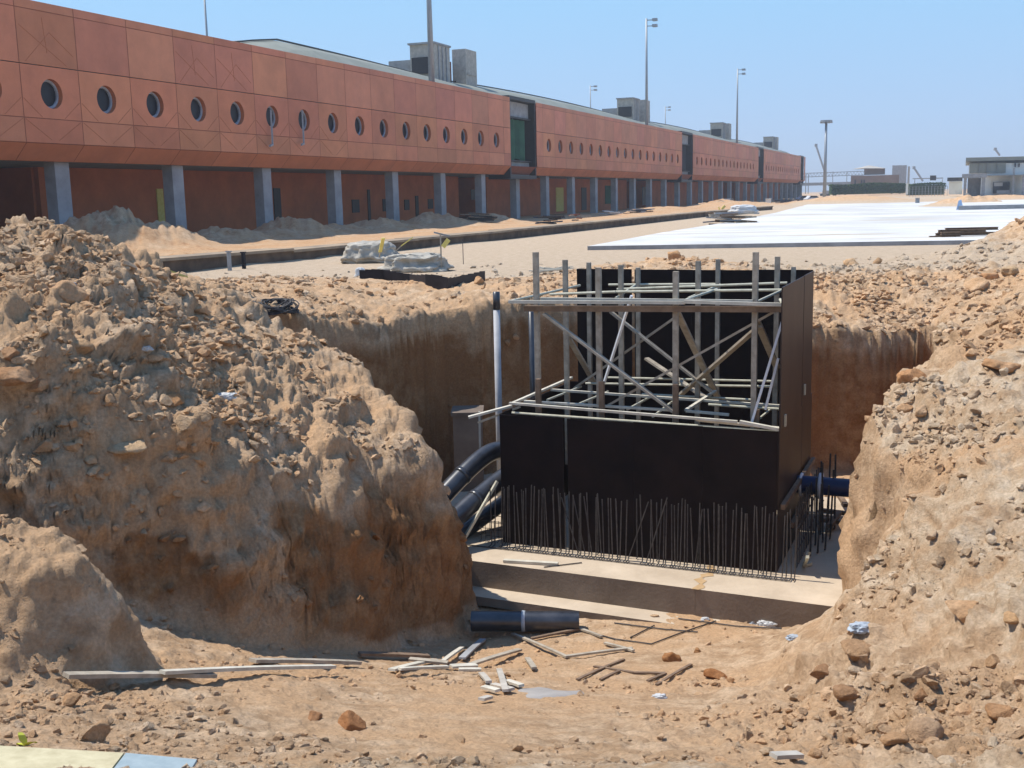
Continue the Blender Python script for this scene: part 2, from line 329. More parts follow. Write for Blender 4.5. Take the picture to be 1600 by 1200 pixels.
def terrain(x, y):
    P2 = np.stack([x, y, np.zeros_like(x)], 1)
    zu, ru = tps_ev(UP, WU, x, y); zf, rf = tps_ev(FL, WF, x, y)
    r = np.hypot(x, y)
    fade = np.clip((r-34)/8, 0, 1); fade = fade*fade*(3-2*fade)
    zu = zu*(1-fade)+G*fade; ru = ru*(1-fade)+.05*fade
    jit = fbm(P2, .8, 2, 40)*.27+fbm(P2, 3.1, 3, 44)*.03*(y > 20)
    sd, wd = sdf(x, y); front = np.clip((wd-.2)/.4, 0, 1)
    low = fbm(P2, .5, 2, 47)*.85*np.clip((18.5-y)/2, 0, 1)*(x < 2)*front
    sd = sd+jit*(.6+1.1*front)+low
    t = np.clip((sd/wd+1)/2, 0, 1); m = t*t*(3-2*t)
    for hx, hy, hh, rr in HEAPS:
        d2 = ((x-hx)**2+(y-hy)**2)/(rr*rr); zu = zu+hh*np.exp(-d2*1.2)*(1+.8*fbm(P2, .5, 5, 31, gain=.65)*(1 if rr < 8 else .3))
        ru = ru+.25*np.exp(-d2)
    z = zf*(1-m)+zu*m
    return z, rf*(1-m)+ru*m, m, (4*m*(1-m))*np.clip((zu-zf)/1.5, 0, 1), sd
# non-uniform polar grid round the viewpoint
aa = np.r_[np.linspace(-180, -50, 14)[:-1], np.linspace(-50, -31, 60)[:-1], np.linspace(-31, 31, 760), np.linspace(31, 50, 60)[1:], np.linspace(50, 180, 14)[1:]]
aa = np.radians(aa); NA = len(aa)
fine_r = np.concatenate([np.linspace(.4, 4, 20)[:-1], np.exp(np.linspace(math.log(4), math.log(46), 600))])
XX = np.sin(aa)[:, None]*fine_r[None, :]; YY = np.cos(aa)[:, None]*fine_r[None, :]
z0, *_ = terrain(XX.ravel()[:], YY.ravel()[:]); z0 = z0.reshape(XX.shape)
dz = np.abs(np.diff(z0, axis=1)); dr = np.diff(fine_r)[None, :]
den = np.sqrt(dr**2+(np.minimum(dz, dr*7)*.9)**2)/(.5*(fine_r[1:]+fine_r[:-1]))[None, :]
for _ in range(3):
    pad = np.pad(den, ((30, 30), (0, 0)), mode='edge'); cs_ = np.r_[np.zeros((1, den.shape[1])), np.cumsum(pad, 0)]; den = (cs_[61:]-cs_[:-61])/61
assert den.shape[0] == NA
cum = np.c_[np.zeros(NA), np.cumsum(den, 1)]; cum /= cum[:, -1:]
NR = 900; tt = np.linspace(0, 1, NR)
RR = np.stack([np.interp(tt, cum[i], fine_r) for i in range(NA)])
far = np.concatenate([np.exp(np.linspace(math.log(46), math.log(240), 190))[1:], np.exp(np.linspace(math.log(240), math.log(2600), 26))[1:]])
RR = np.c_[RR, np.tile(far, (NA, 1))]; NRT = RR.shape[1]
X = (np.sin(aa)[:, None]*RR).ravel(); Y = (np.cos(aa)[:, None]*RR).ravel()
Z, RO, MM, WALL, SD = terrain(X, Y)
P = np.stack([X, Y, Z], 1)
def normals(P):
    Q = P.reshape(NA, NRT, 3); du = np.gradient(Q, axis=0); dv = np.gradient(Q, axis=1)
    n = np.cross(du, dv); n /= (np.linalg.norm(n, axis=2, keepdims=True)+1e-9); n = n.reshape(-1, 3)
    n[n[:, 2] < 0] *= -1; return n
Nn = normals(P)
rad = RR.ravel(); near = (rad < 48)
idx = np.where(near)[0]; Pn = P[idx]; ro = RO[idx]; wl = WALL[idx]; nn = Nn[idx]
steep = np.clip((1-nn[:, 2])*1.6, 0, 1)
grv = np.stack([Pn[:, 0]+Pn[:, 2]*.45+.25*fbm(Pn, .9, 2, 79), Pn[:, 1], Pn[:, 2]*.55], 1)     # excavator-tooth grooves run down the cut faces
amp = np.clip(ro, 0, 1.2)
d1 = clods(Pn*[1, 1, 1.5], 1.5, 1, .42)*.50*amp**1.3
d2 = clods(Pn*[1, 1, 1.4], 4.2, 21, .42)*.17*amp
d3 = clods(Pn, 9, 51, .6)*.085*(amp*.8+.06)
dn = fbm(Pn, 1.3, 4, 60)*.22*amp + fbm(Pn, 5, 4, 70, gain=.62)*.075*(amp+.10) + fbm(Pn, 15, 2, 76)*.022*(amp+.12) + (fbm(Pn, 2.8, 3, 101, gain=.6, ridge=True)*.05+fbm(Pn, 9, 2, 105, ridge=True)*.035)*(amp+.03)
wallamp = wl*np.clip((20-Pn[:, 1])/2, 0, 1)*np.clip((Pn[:, 1]-9.5)/3.5, .25, 1)
WX = np.clip((Pn[:, 0]-3.4)/.6, 0, 1); dw = wallamp*(fbm(grv, .75, 4, 80, ridge=True)*.17+fbm(grv, 3.6, 3, 85, ridge=True)*.025+fbm(Pn, 1.1, 5, 83, gain=.6)*.22+fbm(Pn*[1, 1, 1.8], 1.8, 4, 111, gain=.6, ridge=True)*.10+clods(Pn, 8, 114, .6)*.09)+wl*(fbm(Pn, 1.5, 4, 88)*.07+fbm(Pn, 6, 3, 89, gain=.6)*.035*(Pn[:, 1] < 21.5))+wallamp*clods(Pn*[1, 1, 1.2], 2.0, 61, .45)*.20+clods(Pn, 5.5, 64, .4)*.07*wallamp
damp = 1-.65*np.clip(wl*1.4, 0, 1)
disp = (d1+d2+d3+dn)*damp+dw
fd = np.clip((48-rad[idx])/6, 0, 1)
P[idx] += nn*(disp*fd)[:, None]
Z2 = P[:, 2]
# soil colour attribute
P3 = P.copy(); bigN = np.zeros(len(P)); bigN[idx] = fbm(P3[idx], .35, 3, 90)
dep = np.clip((Z-Z2*0+0), -9, 9)
wn_ = np.zeros(len(P)); wn_[idx] = fbm(P3[idx], .8, 3, 93)
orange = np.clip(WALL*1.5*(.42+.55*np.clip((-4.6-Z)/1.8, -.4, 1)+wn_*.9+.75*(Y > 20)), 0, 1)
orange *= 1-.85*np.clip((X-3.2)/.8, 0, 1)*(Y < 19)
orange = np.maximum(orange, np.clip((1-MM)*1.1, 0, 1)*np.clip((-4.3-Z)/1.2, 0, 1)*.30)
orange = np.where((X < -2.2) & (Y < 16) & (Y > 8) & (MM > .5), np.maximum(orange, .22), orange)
grey = np.where((X > 3.0) & (Y < 17), .50, 0.)*np.clip((X-2.5)/2, 0, 1)*(1-np.clip(WALL*1.6, 0, 1))
grey = np.maximum(grey, np.clip((10-Y)/4, 0, 1)*.5*(Y > -50))
road = np.clip((np.hypot(X, Y)-31)/6, 0, 1)*.85
for hx, hy, hh, rr in HEAPS: road = road*(1-np.exp(-((X-hx)**2+(Y-hy)**2)/(rr*rr))*.9)
road[(rad > 400)] *= .5
cs = -(X*math.cos(BA)-Y*math.sin(BA)); road = np.where((cs > 29) & (cs < 60), road*.25, road)
orange = np.maximum(orange, .42*((cs > 28) & (cs < 60)))
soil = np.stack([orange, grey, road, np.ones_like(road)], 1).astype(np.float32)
def big_mesh(name, V, F, cols, material, smooth=True, fl=3):
    me = bpy.data.meshes.new(name); me.vertices.add(len(V)); me.vertices.foreach_set('co', np.ascontiguousarray(V, dtype=np.float32).ravel())
    k = F.shape[1]; me.loops.add(F.size); me.loops.foreach_set('vertex_index', F.astype(np.int32).ravel())
    me.polygons.add(len(F)); me.polygons.foreach_set('loop_start', np.arange(0, F.size, k, dtype=np.int32)); me.polygons.foreach_set('loop_total', np.full(len(F), k, dtype=np.int32))
    me.polygons.foreach_set('use_smooth', np.full(len(F), smooth))
    for nm, c in cols.items():
        a = me.color_attributes.new(nm, 'FLOAT_COLOR', 'POINT'); a.data.foreach_set('color', np.ascontiguousarray(c, dtype=np.float32).ravel())
    me.materials.append(material); me.update(calc_edges=True); me.validate()
    o = bpy.data.objects.new(name, me); COL.objects.link(o); return o
ii, jj = np.meshgrid(np.arange(NA-1), np.arange(NRT-1), indexing='ij'); q = (ii*NRT+jj).ravel()
Fq = np.stack([q, q+NRT, q+NRT+1, q+1], 1)[:, ::-1]
ctr = len(P); P = np.r_[P, [[0, 0, float(P[NRT*NA//2, 2])]]]; soil = np.r_[soil, [[0, .5, 0, 1]]]
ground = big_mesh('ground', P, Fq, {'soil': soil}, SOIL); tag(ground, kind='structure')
# ray casting onto the ground for things that lie on it
selF = Fq[(rad[Fq[:, 0]] < 120) & (np.abs(X[Fq[:, 0]]) < .75*np.abs(Y[Fq[:, 0]])+3) & (Y[Fq[:, 0]] > 0)]
used, inv = np.unique(selF, return_inverse=True)
BV = BVHTree.FromPolygons([tuple(p) for p in P[used].tolist()], inv.reshape(selF.shape).tolist())
def hit(u, v):
    d = Vector(ray(u, v)).normalized(); h = BV.ray_cast(Vector((0, 0, 0)), d, 200)
    return h[0] if h[0] is not None else onz(u, v, G)
def drop(x, y, z=3.0):
    h = BV.ray_cast(Vector((x, y, z)), Vector((0, 0, -1)), 30); return h[0].z if h[0] is not None else G

# ------------------------------------------------------------------ rocks
_IC = {}
def ico(sub):
    if sub not in _IC: _IC[sub] = _ico(sub)
    return _IC[sub][0].copy(), _IC[sub][1]
def _ico(sub):
    t = (1+5**.5)/2; v = [(-1,t,0),(1,t,0),(-1,-t,0),(1,-t,0),(0,-1,t),(0,1,t),(0,-1,-t),(0,1,-t),(t,0,-1),(t,0,1),(-t,0,-1),(-t,0,1)]
    f = [(0,11,5),(0,5,1),(0,1,7),(0,7,10),(0,10,11),(1,5,9),(5,11,4),(11,10,2),(10,7,6),(7,1,8),(3,9,4),(3,4,2),(3,2,6),(3,6,8),(3,8,9),(4,9,5),(2,4,11),(6,2,10),(8,6,7),(9,8,1)]
    v = [np.array(a)/np.linalg.norm(a) for a in v]
    for _ in range(sub):
        mid = {}; nf = []
        def mp(a, b):
            k = (min(a, b), max(a, b))
            if k not in mid: m = v[a]+v[b]; v.append(m/np.linalg.norm(m)); mid[k] = len(v)-1
            return mid[k]
        for a, b, c in f:
            ab, bc, ca = mp(a, b), mp(b, c), mp(c, a); nf += [(a, ab, ca), (b, bc, ab), (c, ca, bc), (ab, bc, ca)]
        f = nf
    return np.array(v), np.array(f)
def rock_shape(sub, seed, cuts=7):
    r = np.random.RandomState(seed); v, f = ico(sub); v = v.copy()
    for _ in range(cuts):      # planar cuts make angular stones
        n = r.normal(size=3); n /= np.linalg.norm(n); d = r.uniform(.45, .85); k = v@n; m = k > d; v[m] -= np.outer(k[m]-d, n)
    v *= r.uniform(.75, 1.15, 3); v += fbm(v*1.0, 2.2, 3, seed)[:, None]*.10*v
    return v, f
def rotm(r):
    q = r.normal(size=4); q /= np.linalg.norm(q); a, b, c, d = q
    return np.array([[1-2*(c*c+d*d), 2*(b*c-d*a), 2*(b*d+c*a)], [2*(b*c+d*a), 1-2*(b*b+d*d), 2*(c*d-b*a)], [2*(b*d-c*a), 2*(c*d+b*a), 1-2*(b*b+c*c)]])
def soil_at(q):   # soil attribute near a point
    o = 0.; g = 0.
    if q.z < -4.6 and q.x < 5: o = .5
    if q.x > 3 and q.y < 17: g = .3
    return (o, g, 0, 1)
def big_rock(u, v, px, label, name='rock', tint=(1, 1, 1), flat=.75, seed=1, cat='rock', group=None, sink=.25):
    q = hit(u, v); size = px/FPX*q.length/2
    vv, ff = rock_shape(3, seed); r = np.random.RandomState(seed+5); vv = vv@rotm(r).T; vv[:, 2] *= flat
    vv = vv*size; vv = vv+fbm(vv+seed, 6, 3, 3)[:, None]*vv*.25
    o = big_mesh(name, vv, ff, {'soil': np.tile(soil_at(q), (len(vv), 1)), 'tint': np.tile((*tint, 1), (len(vv), 1))}, CLOD, smooth=True)
    o.location = q+Vector((0, 0, size*flat*(1-2*sink)*.6)); return tag(o, label, cat, group)

def scatter():
    # loose clods and stones: countless small rubble, one object
    n = 170000
    tri = selF; cen = P[tri].mean(1)
    a_ = P[tri[:, 1]]-P[tri[:, 0]]; b_ = P[tri[:, 3]]-P[tri[:, 0]]; ar = np.linalg.norm(np.cross(a_, b_), axis=1)
    ro = RO[tri[:, 0]]; R_ = np.linalg.norm(cen[:, :2], axis=1)
    steep = np.abs(a_[:, 0]*b_[:, 1]-a_[:, 1]*b_[:, 0])/(ar+1e-9)
    wgt = ar/(R_**1.25)*(np.clip(ro, .05, 1))*np.clip(steep*1.6-.5, 0.02, 1)*(R_ < 44)*(R_ > 5)
    pn = vn(cen, .8, 5)+.6*vn(cen, 2.3, 6); wgt = wgt*np.clip(.45+pn*1.5, .04, 2.4)*np.where((cen[:, 0] > 3) & (cen[:, 1] < 18), 1.0, 1)*np.where((np.abs(cen[:, 0]-1) < 3.6) & (cen[:, 1] < 17) & (cen[:, 1] > 9), .6, 1)
    cd = np.cumsum(wgt); ids = np.searchsorted(cd, rs.rand(n)*cd[-1]); ids = np.minimum(ids, len(cen)-1)
    sz = (.006+.085*rs.rand(n)**11)*(.5+.05*R_[ids])*(.6+.7*np.minimum(ro[ids], 1)); sz = np.minimum(sz, .14)
    small = sz < np.quantile(sz, .86)
    def ang(seed, sub, cuts):
        r = np.random.RandomState(seed); v, f = ico(sub); v = v*(1+r.uniform(-.28, .28, (len(v), 1)))
        for _ in range(cuts):
            nn_ = r.normal(size=3); nn_ /= np.linalg.norm(nn_); d = r.uniform(.3, .7); k = v@nn_; m = k > d; v[m] -= np.outer(k[m]-d, nn_)
        return v*r.uniform(.6, 1.25, 3), f
    V = []; F = []; T = []; S = []; off = 0
    for grp, sub, cuts, nb in ((small, 0, 2, 12), (~small, 1, 6, 14)):
        gi = np.where(grp)[0]
        for b in range(nb):
            g = gi[b::nb]; vv, ff = ang(300+b+sub*50, sub, cuts); m = len(g)
            q = rs.normal(size=(m, 4)); q /= np.linalg.norm(q, axis=1)[:, None]; a, b2, c, d = q.T
            R3 = np.stack([1-2*(c*c+d*d), 2*(b2*c-d*a), 2*(b2*d+c*a), 2*(b2*c+d*a), 1-2*(b2*b2+d*d), 2*(c*d-b2*a), 2*(b2*d-c*a), 2*(c*d+b2*a), 1-2*(b2*b2+c*c)], 1).reshape(m, 3, 3)
            W = np.einsum('mij,vj->mvi', R3, vv)*sz[g][:, None, None]*np.array([1, 1, .75])
            W += cen[ids[g]][:, None, :]+np.stack([rs.uniform(-.03, .03, m), rs.uniform(-.03, .03, m), sz[g]*rs.uniform(-.25, .35, m)], 1)[:, None, :]
            V.append(W.reshape(-1, 3)); F.append((ff[None]+(np.arange(m)*len(vv))[:, None, None]).reshape(-1, 3)+off); off += m*len(vv)
            t = rs.uniform(.9, 1.2, m); w_ = rs.uniform(-.05, .05, m); T.append(np.repeat(np.stack([t+w_, t, t-w_, np.ones(m)], 1), len(vv), 0))
            S.append(np.repeat(soil[tri[ids[g], 0]], len(vv), 0))
    o = big_mesh('rubble', np.concatenate(V), np.concatenate(F), {'tint': np.concatenate(T), 'soil': np.concatenate(S)}, CLOD, smooth=False)
    tag(o, 'loose clods and small stones strewn over the dug earth', 'rubble', kind='stuff')
scatter()
# ================================================================== terminal building
def part(mb, name, m, parent, smooth=False): return mb.build(name, m, parent, smooth)
tb = thing('terminal_building', B(50, 50, G), 'long terracotta panelled terminal with portholes and rows of concrete columns beneath', 'building')
TOP, S1, S2, S3, S4, SOF = 11.88, 11.35, 8.25, 5.22, 3.8, 2.8
PW_ = 4.6; gp = .024
panel_tints = {}
def section(sa, sb, ports, first_seam):
    seams = [sa]; x = first_seam
    while x < sb-.8:
        if x > sa+.8: seams.append(x)
        x += PW_
    seams.append(sb)
    V = []; F = []; T = []
    def face(pts, t):
        n = len(V); V.extend(pts); F.append(tuple(range(n, n+len(pts)))); T.extend([t]*len(pts))
    for i in range(len(seams)-1):
        a, b_ = seams[i]+gp, seams[i+1]-gp
        for row, (z0, z1) in enumerate(((S1, TOP), (S2, S1), (S3, S2), (S4, S3))):
            t = 1+rs.uniform(-.13, .10); pk = .05 if row < 2 else 0; t = (t*(1-pk*.4), t*(1+pk*.3+rs.uniform(-.05, .09)), t*(1+pk*2+rs.uniform(-.05, .12)), 1)  # upper rows pinker: reflected sky put into the panel tint
            z0 += gp; z1 -= gp
            pc = [p for p in ports if a < p < b_]
            if row == 2 and pc:
                p = pc[0]; zc = 6.68; r_ = .86; N_ = 32; cen = []; out = []
                for k in range(N_):
                    an = 2*math.pi*(k+.5)/N_; cx, cz = math.cos(an), math.sin(an)
                    cen.append((p+r_*cx, zc+r_*cz)); kx = ((b_-p) if cx > 0 else (p-a))/abs(cx) if abs(cx) > 1e-6 else 1e9; kz = ((z1-zc) if cz > 0 else (zc-z0))/abs(cz) if abs(cz) > 1e-6 else 1e9
                    k_ = min(kx, kz); out.append((p+k_*cx, zc+k_*cz))
                for k in range(N_):
                    k2 = (k+1) % N_; q4 = [out[k], out[k2], cen[k2], cen[k]]
                    ex = out[k]; e2 = out[k2]
                    if abs(ex[0]-e2[0]) > 1e-4 and abs(ex[1]-e2[1]) > 1e-4:   # corner
                        crn = (b_ if ex[0] > p and e2[0] > p-1e-6 and (ex[0] > p) else a, z1 if ex[1] > zc else z0)
                        q4 = [out[k], crn, out[k2], cen[k2], cen[k]]
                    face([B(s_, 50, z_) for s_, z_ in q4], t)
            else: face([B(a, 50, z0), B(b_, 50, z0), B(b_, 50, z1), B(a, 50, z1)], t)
        t = 1+rs.uniform(-.08, .08)
        face([B(a, 50.95, SOF), B(b_, 50.95, SOF), B(b_, 50, S4-gp), B(a, 50, S4-gp)], (t, t, t, 1))
    V = [v-tb.location for v in V]
    me = bpy.data.meshes.new('panel_cladding'); me.from_pydata([tuple(v) for v in V], [], F); me.materials.append(TERRA)
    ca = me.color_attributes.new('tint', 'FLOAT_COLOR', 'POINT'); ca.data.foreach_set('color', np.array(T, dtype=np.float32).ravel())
    o = bpy.data.objects.new('panel_cladding', me); COL.objects.link(o); o.parent = tb
    for p in ports:      # porthole: recess tube, glass, ring
        m = MB(); N_ = 32; zc = 6.68
        ring = lambda r_, c: [B(p+r_*math.cos(2*math.pi*(k+.5)/N_), c, zc+r_*math.sin(2*math.pi*(k+.5)/N_)) for k in range(N_)]
        a_, b2 = ring(.86, 50.0), ring(.86, 50.5); m.add(a_+b2, [(k, (k+1) % N_, N_+(k+1) % N_, N_+k) for k in range(N_)])
        po = part(m, 'porthole', TERRD, tb)
        m = MB(); g1, g2, g3, g4 = ring(.855, 50.30), ring(.72, 50.30), ring(.72, 50.42), ring(.855, 50.42)
        for x_, y_ in ((g1, g2), (g2, g3)): m.add(x_+y_, [(k, (k+1) % N_, N_+(k+1) % N_, N_+k) for k in range(N_)])
        fr = m.build('frame', FRM); fr.parent = po; fr.location = -tb.location
        m = MB(); m.add(ring(.73, 50.41), [tuple(range(N_))]); gl = m.build('glass', GLS); gl.parent = po; gl.location = -tb.location
        po.data.transform(Matrix.Translation(-tb.location)); po.location = (0, 0, 0)
        fr.data.transform(Matrix.Translation(-tb.location)); fr.location = (0, 0, 0); gl.data.transform(Matrix.Translation(-tb.location)); gl.location = (0, 0, 0)
g1p = [52.5-PW_*k for k in range(5, 0, -1)]+[52.5+PW_*k for k in range(16)]
g2p = [139.55+4.573*k for k in range(17)]; g3p = [229.9+PW_*k for k in range(16)]; g4p = [320.5+PW_*k for k in range(16)]
section(24, 125.9, g1p, 50.2-PW_*5); section(134.9, 216.4, g2p, 137.25); section(226.1, 307, g3p, 227.6); section(316, 395.5, g4p, 318.2); section(404, 408, [], 500)
m = MB()      # backing wall behind the panel joints, with door-height slots left open at the glazed bays
for a, b_ in ((24, 125.9), (134.9, 216.4), (226.1, 307), (316, 395.5), (404, 408)):
    m.bb(a, b_, 50.02, 50.03, S2+.02, TOP-.02); m.bb(a, b_, 50.02, 50.03, S4, S3+.02); m.bb(a+.01, b_-.01, 51.2, 51.6, S3, S2)
    m.bb(a, b_, 50.6, 50.9, TOP-.6, TOP-.04)
for ps, a, b_ in ((g1p, 24, 125.9), (g2p, 134.9, 216.4), (g3p, 226.1, 307), (g4p, 316, 395.5)):
    for x_ in [a]+[ (p+q_)/2 for p, q_ in zip(ps, ps[1:])]: m.bb(x_-.09, x_+.09, 50.02, 50.03, S3+.02, S2-.02)
m.hexa([B(24, 50.99, SOF), B(408, 50.99, SOF), B(408, 51.3, SOF), B(24, 51.3, SOF), B(24, 50.04, S4), B(408, 50.04, S4), B(408, 51.3, S4), B(24, 51.3, S4)])
part(m, 'wall_backing', JOINT, tb)
m = MB(); m.bb(24, 408, 51.3, 96, SOF, SOF+.4); m.bb(24, 408, 51.0, 96, 11.0, 11.35); m.bb(24, 408, 95.5, 96, G, 11.3); m.bb(407.6, 408, 51, 95, G+.1, 11.3); m.bb(24, 24.4, 51, 95, G+.1, 11.3)
part(m, 'floor_slab', CONCG, tb)
# raised lines that outline the diamond relief on some panels, joined per panel
def relief(segs):
    m = MB()
    for s0, z0, s1, z1 in segs: m.bar(B(s0, 49.994, z0), B(s1, 49.994, z1), .028, .014, up=BN)
    part(m, 'relief_lines', RELF, tb)
for p in g1p[3:13]: relief([(p-2.2, 5.15, p-.3, 4.0), (p+.3, 4.0, p+2.2, 5.15), (p-2.2, 6.3, p-.9, 5.3), (p+.9, 5.3, p+2.2, 6.3)])
for s0 in (50.4, 64.2, 68.8): relief([(s0, 10.4, s0+3.5, 8.4), (s0+.3, 8.4, s0+2.3, 10.2), (s0+2.3, 10.2, s0+4.1, 9.0), (s0+1.8, 11, s0+2, 9)])
# glazed bays
for k, (a, b_) in enumerate(((125.9, 134.9), (216.4, 226.1), (307, 316), (395.5, 404))):
    fr = MB(); fr.bb(a, a+.35, 50.1, 53, 2.3, 12.1); fr.bb(b_-.35, b_, 50.1, 53, 2.3, 12.1); fr.bb(a+.35, b_-.35, 50.1, 53, 11.7, 12.1); fr.bb(a+.35, b_-.35, 50.1, 53, 2.3, 2.75)
    fr.bb(a+.35, b_-.35, 50.6, 50.9, 9.6, 9.8); fr.bb(a+.35, b_-.35, 50.6, 50.9, 4.4, 4.55)
    f = part(fr, 'bay_frame', DARK, tb)
    def sub(mb, nm, mt):
        o = mb.build(nm, mt); o.parent = f; o.matrix_parent_inverse = Matrix.Identity(4); o.location = (0, 0, 0); return o
    mm = MB(); mm.bb(a+.36, b_-.36, 50.95, 51.1, 9.85, 11.6); sub(mm, 'bay_panel', CONCG)
    mm = MB(); nn_ = 14    # rippled green debris net
    w_ = (b_-a-.8)/nn_
    pts = [(a+.4+w_*i, 51.3+.18*math.sin(i*1.9)+.1*math.sin(i*4.1)) for i in range(nn_+1)]
    for i in range(nn_): mm.quad(B(pts[i][0], pts[i][1], 4.6+.25*math.sin(i)), B(pts[i+1][0], pts[i+1][1], 4.6+.25*math.sin(i+1)), B(pts[i+1][0], pts[i+1][1], 9.55), B(pts[i][0], pts[i][1], 9.55))
    sub(mm, 'net' if k == 0 else 'glass', NET if k == 0 else GLS)
    mm = MB(); mm.bb(a+.36, b_-.36, 50.95, 51.1, 2.8, 4.35); sub(mm, 'bay_panel', CONCG)
# columns and recessed ground floor
cs0 = 54.8-11.04*2
for k in range(34):
    s1_ = cs0+11.04*k
    if s1_ > 402: break
    m = MB(); m.bb(s1_-1.2, s1_, 51.35, 52.2, G-.3, SOF-.005); part(m, 'column', COLM, tb)
m = MB(); WC = 58.0
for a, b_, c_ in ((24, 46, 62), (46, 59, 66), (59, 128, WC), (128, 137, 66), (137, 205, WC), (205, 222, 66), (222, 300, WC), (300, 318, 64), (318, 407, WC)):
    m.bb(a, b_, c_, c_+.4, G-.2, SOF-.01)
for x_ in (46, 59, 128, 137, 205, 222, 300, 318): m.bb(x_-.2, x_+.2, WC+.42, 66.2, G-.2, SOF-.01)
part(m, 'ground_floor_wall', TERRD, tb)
def wallpiece(u0, u1, v0, v1, mt, nm, depth=.12):
    s0, z1 = onc(u0, v0, WC); s1_, z0 = onc(u1, v1, WC)
    m = MB(); m.bb(s0, s1_, WC-.1, WC-.02, max(z0, G), z1); return part(m, nm, mt, tb)
for u0, u1, v0, v1, mt, nm in ((243, 258, 295, 362, YEL, 'door'), (426, 440, 294, 355, DARK, 'door'), (573, 579, 296, 348, DARK, 'door'), (648, 654, 306, 343, DARK, 'door'), (908, 916, 293, 328, DARK, 'door'), (868, 880, 293, 330, YEL, 'door'), (1003, 1009, 292, 320, DARK, 'door'),
    (549, 561, 312, 332, DARK, 'window'), (597, 607, 311, 330, DARK, 'window'), (631, 639, 312, 328, DARK, 'window'), (668, 676, 311, 326, DARK, 'window'), (735, 742, 296, 312, DARK, 'window'), (945, 960, 290, 318, NET, 'window'), (985, 994, 296, 318, DARK, 'window')):
    wallpiece(u0, u1, v0, v1, mt, nm)
# vaulted roof
m = MB(); prof = [(52.5, 11.5), (54, 12.7), (56, 13.9), (58, 14.6), (60, 15.1), (61.5, 15.35), (66, 15.4), (76, 15.1), (90, 13.5), (95.5, 11.4)]
ss = np.linspace(80, 404, 82); rows = []
for s_ in ss:
    t = ((s_-38) % 88.5)/88.5; f_ = .80+.20*math.sin(math.pi*t)**.6
    e_ = min(1, ((s_-78)/14))**.5; rows.append([B(s_, c_, 11.4+(z_-11.4)*f_*e_) for c_, z_ in prof])
m.add([p for r_ in rows for p in r_], [(i*10+j, (i+1)*10+j, (i+1)*10+j+1, i*10+j+1) for i in range(len(ss)-1) for j in range(9)])
part(m, 'vaulted_roof', ROOF, tb)
m = MB()
for i in range(len(ss)-1): m.bar(rows[i][4]+Vector((0, 0, .12)), rows[i+1][4]+Vector((0, 0, .12)), .16, .14)
part(m, 'roof_edge', DARK, tb)
# raw concrete stair towers on the roof
def blk(u0, uc, u1, vt, c, nm_m=CONC):
    s0, zt = onc(uc, vt, c); cl, _ = ons(u0, vt, s0); s1_, _ = onc(u1, vt, c); return s0, s1_, c, cl, zt
T1 = blk(640, 678, 702, 68, 58.5); T2 = blk(706, 727, 744, 76, 58.5); T0 = (T1[0]+.5, T1[0]+4, T1[3]+.01, T1[3]+3.2, T1[4]-1.6)
for k in range(4):
    ds = 88.4*k
    m = MB(); m.bb(T1[0]+ds, T1[1]+ds, T1[2], T1[3], 11.3, T1[4]); tw = part(m, 'stair_tower', CONC, tb)
    def sub2(mb, nm, mt): o = mb.build(nm, mt); o.parent = tw; return o
    mm = MB(); mm.bb(T1[0]+ds-.25, T1[0]+ds-.005, T1[2]+.3, T1[3]-.3, T1[4]-3.4, T1[4]-1.5); sub2(mm, 'opening', DARK)
    mm = MB(); mm.bb(T1[0]+ds-.3, T1[1]+ds+.15, T1[2]-.15, T1[3]+.15, T1[4]+.003, T1[4]+.22); sub2(mm, 'coping', CONCG)
    mm = MB()
    for q_ in (.25, .5, .75): mm.bb(T1[0]+ds+(T1[1]-T1[0])*q_-.12, T1[0]+ds+(T1[1]-T1[0])*q_+.12, T1[2]-.12, T1[2]-.004, 11.4, T1[4]-.1)
    sub2(mm, 'pilaster', CONCG)
    m = MB(); m.bb(T2[0]+ds, T2[1]+ds, T2[2], T2[3], 11.3, T2[4]); m.bb(T2[0]+ds+.3, T2[1]+ds-.3, T2[2]-.1, T2[2]-.004, 13.2, 13.5); m.bb(T2[0]+ds+.3, T2[1]+ds-.3, T2[2]-.1, T2[2]-.004, 15.6, 15.9); part(m, 'stair_tower', CONC, tb)
    m = MB(); m.bb(T0[0]+ds, T0[1]+ds, T0[2], T0[3], T0[4]-1.3, T0[4]); m.bb(T0[0]+ds, T0[0]+ds+.4, T0[3]-.5, T0[3]-.1, 13.5, T0[4]-1.3); part(m, 'lift_housing', CONCG, tb)
    m = MB(); m.bb(T1[1]+ds+.05, T2[0]+ds-.05, T1[2]+2, T1[2]+4, 11.35, T2[4]-1.5); part(m, 'brick_infill', BRICK, tb)
# two hanging platforms on the portholes
for u, lab in ((424, 'left'), (473, 'right')):
    s0, z0 = onc(u, 190, 49.7); pl = thing('hanging_bracket', B(s0, 49.7, z0), 'pale metal bracket hanging from the %s of two neighbouring portholes' % lab, 'bracket', 'brackets hanging on the facade')
    m = MB(); m.bar(B(s0, 49.7, z0+.9), B(s0, 49.7, z0-1.75), .12); part(m, 'hanger', MAST, pl)
    m = MB(); m.bar(B(s0, 49.7, z0-1.75), B(s0-1.0, 49.3, z0-1.9), .14); part(m, 'foot', MAST, pl)

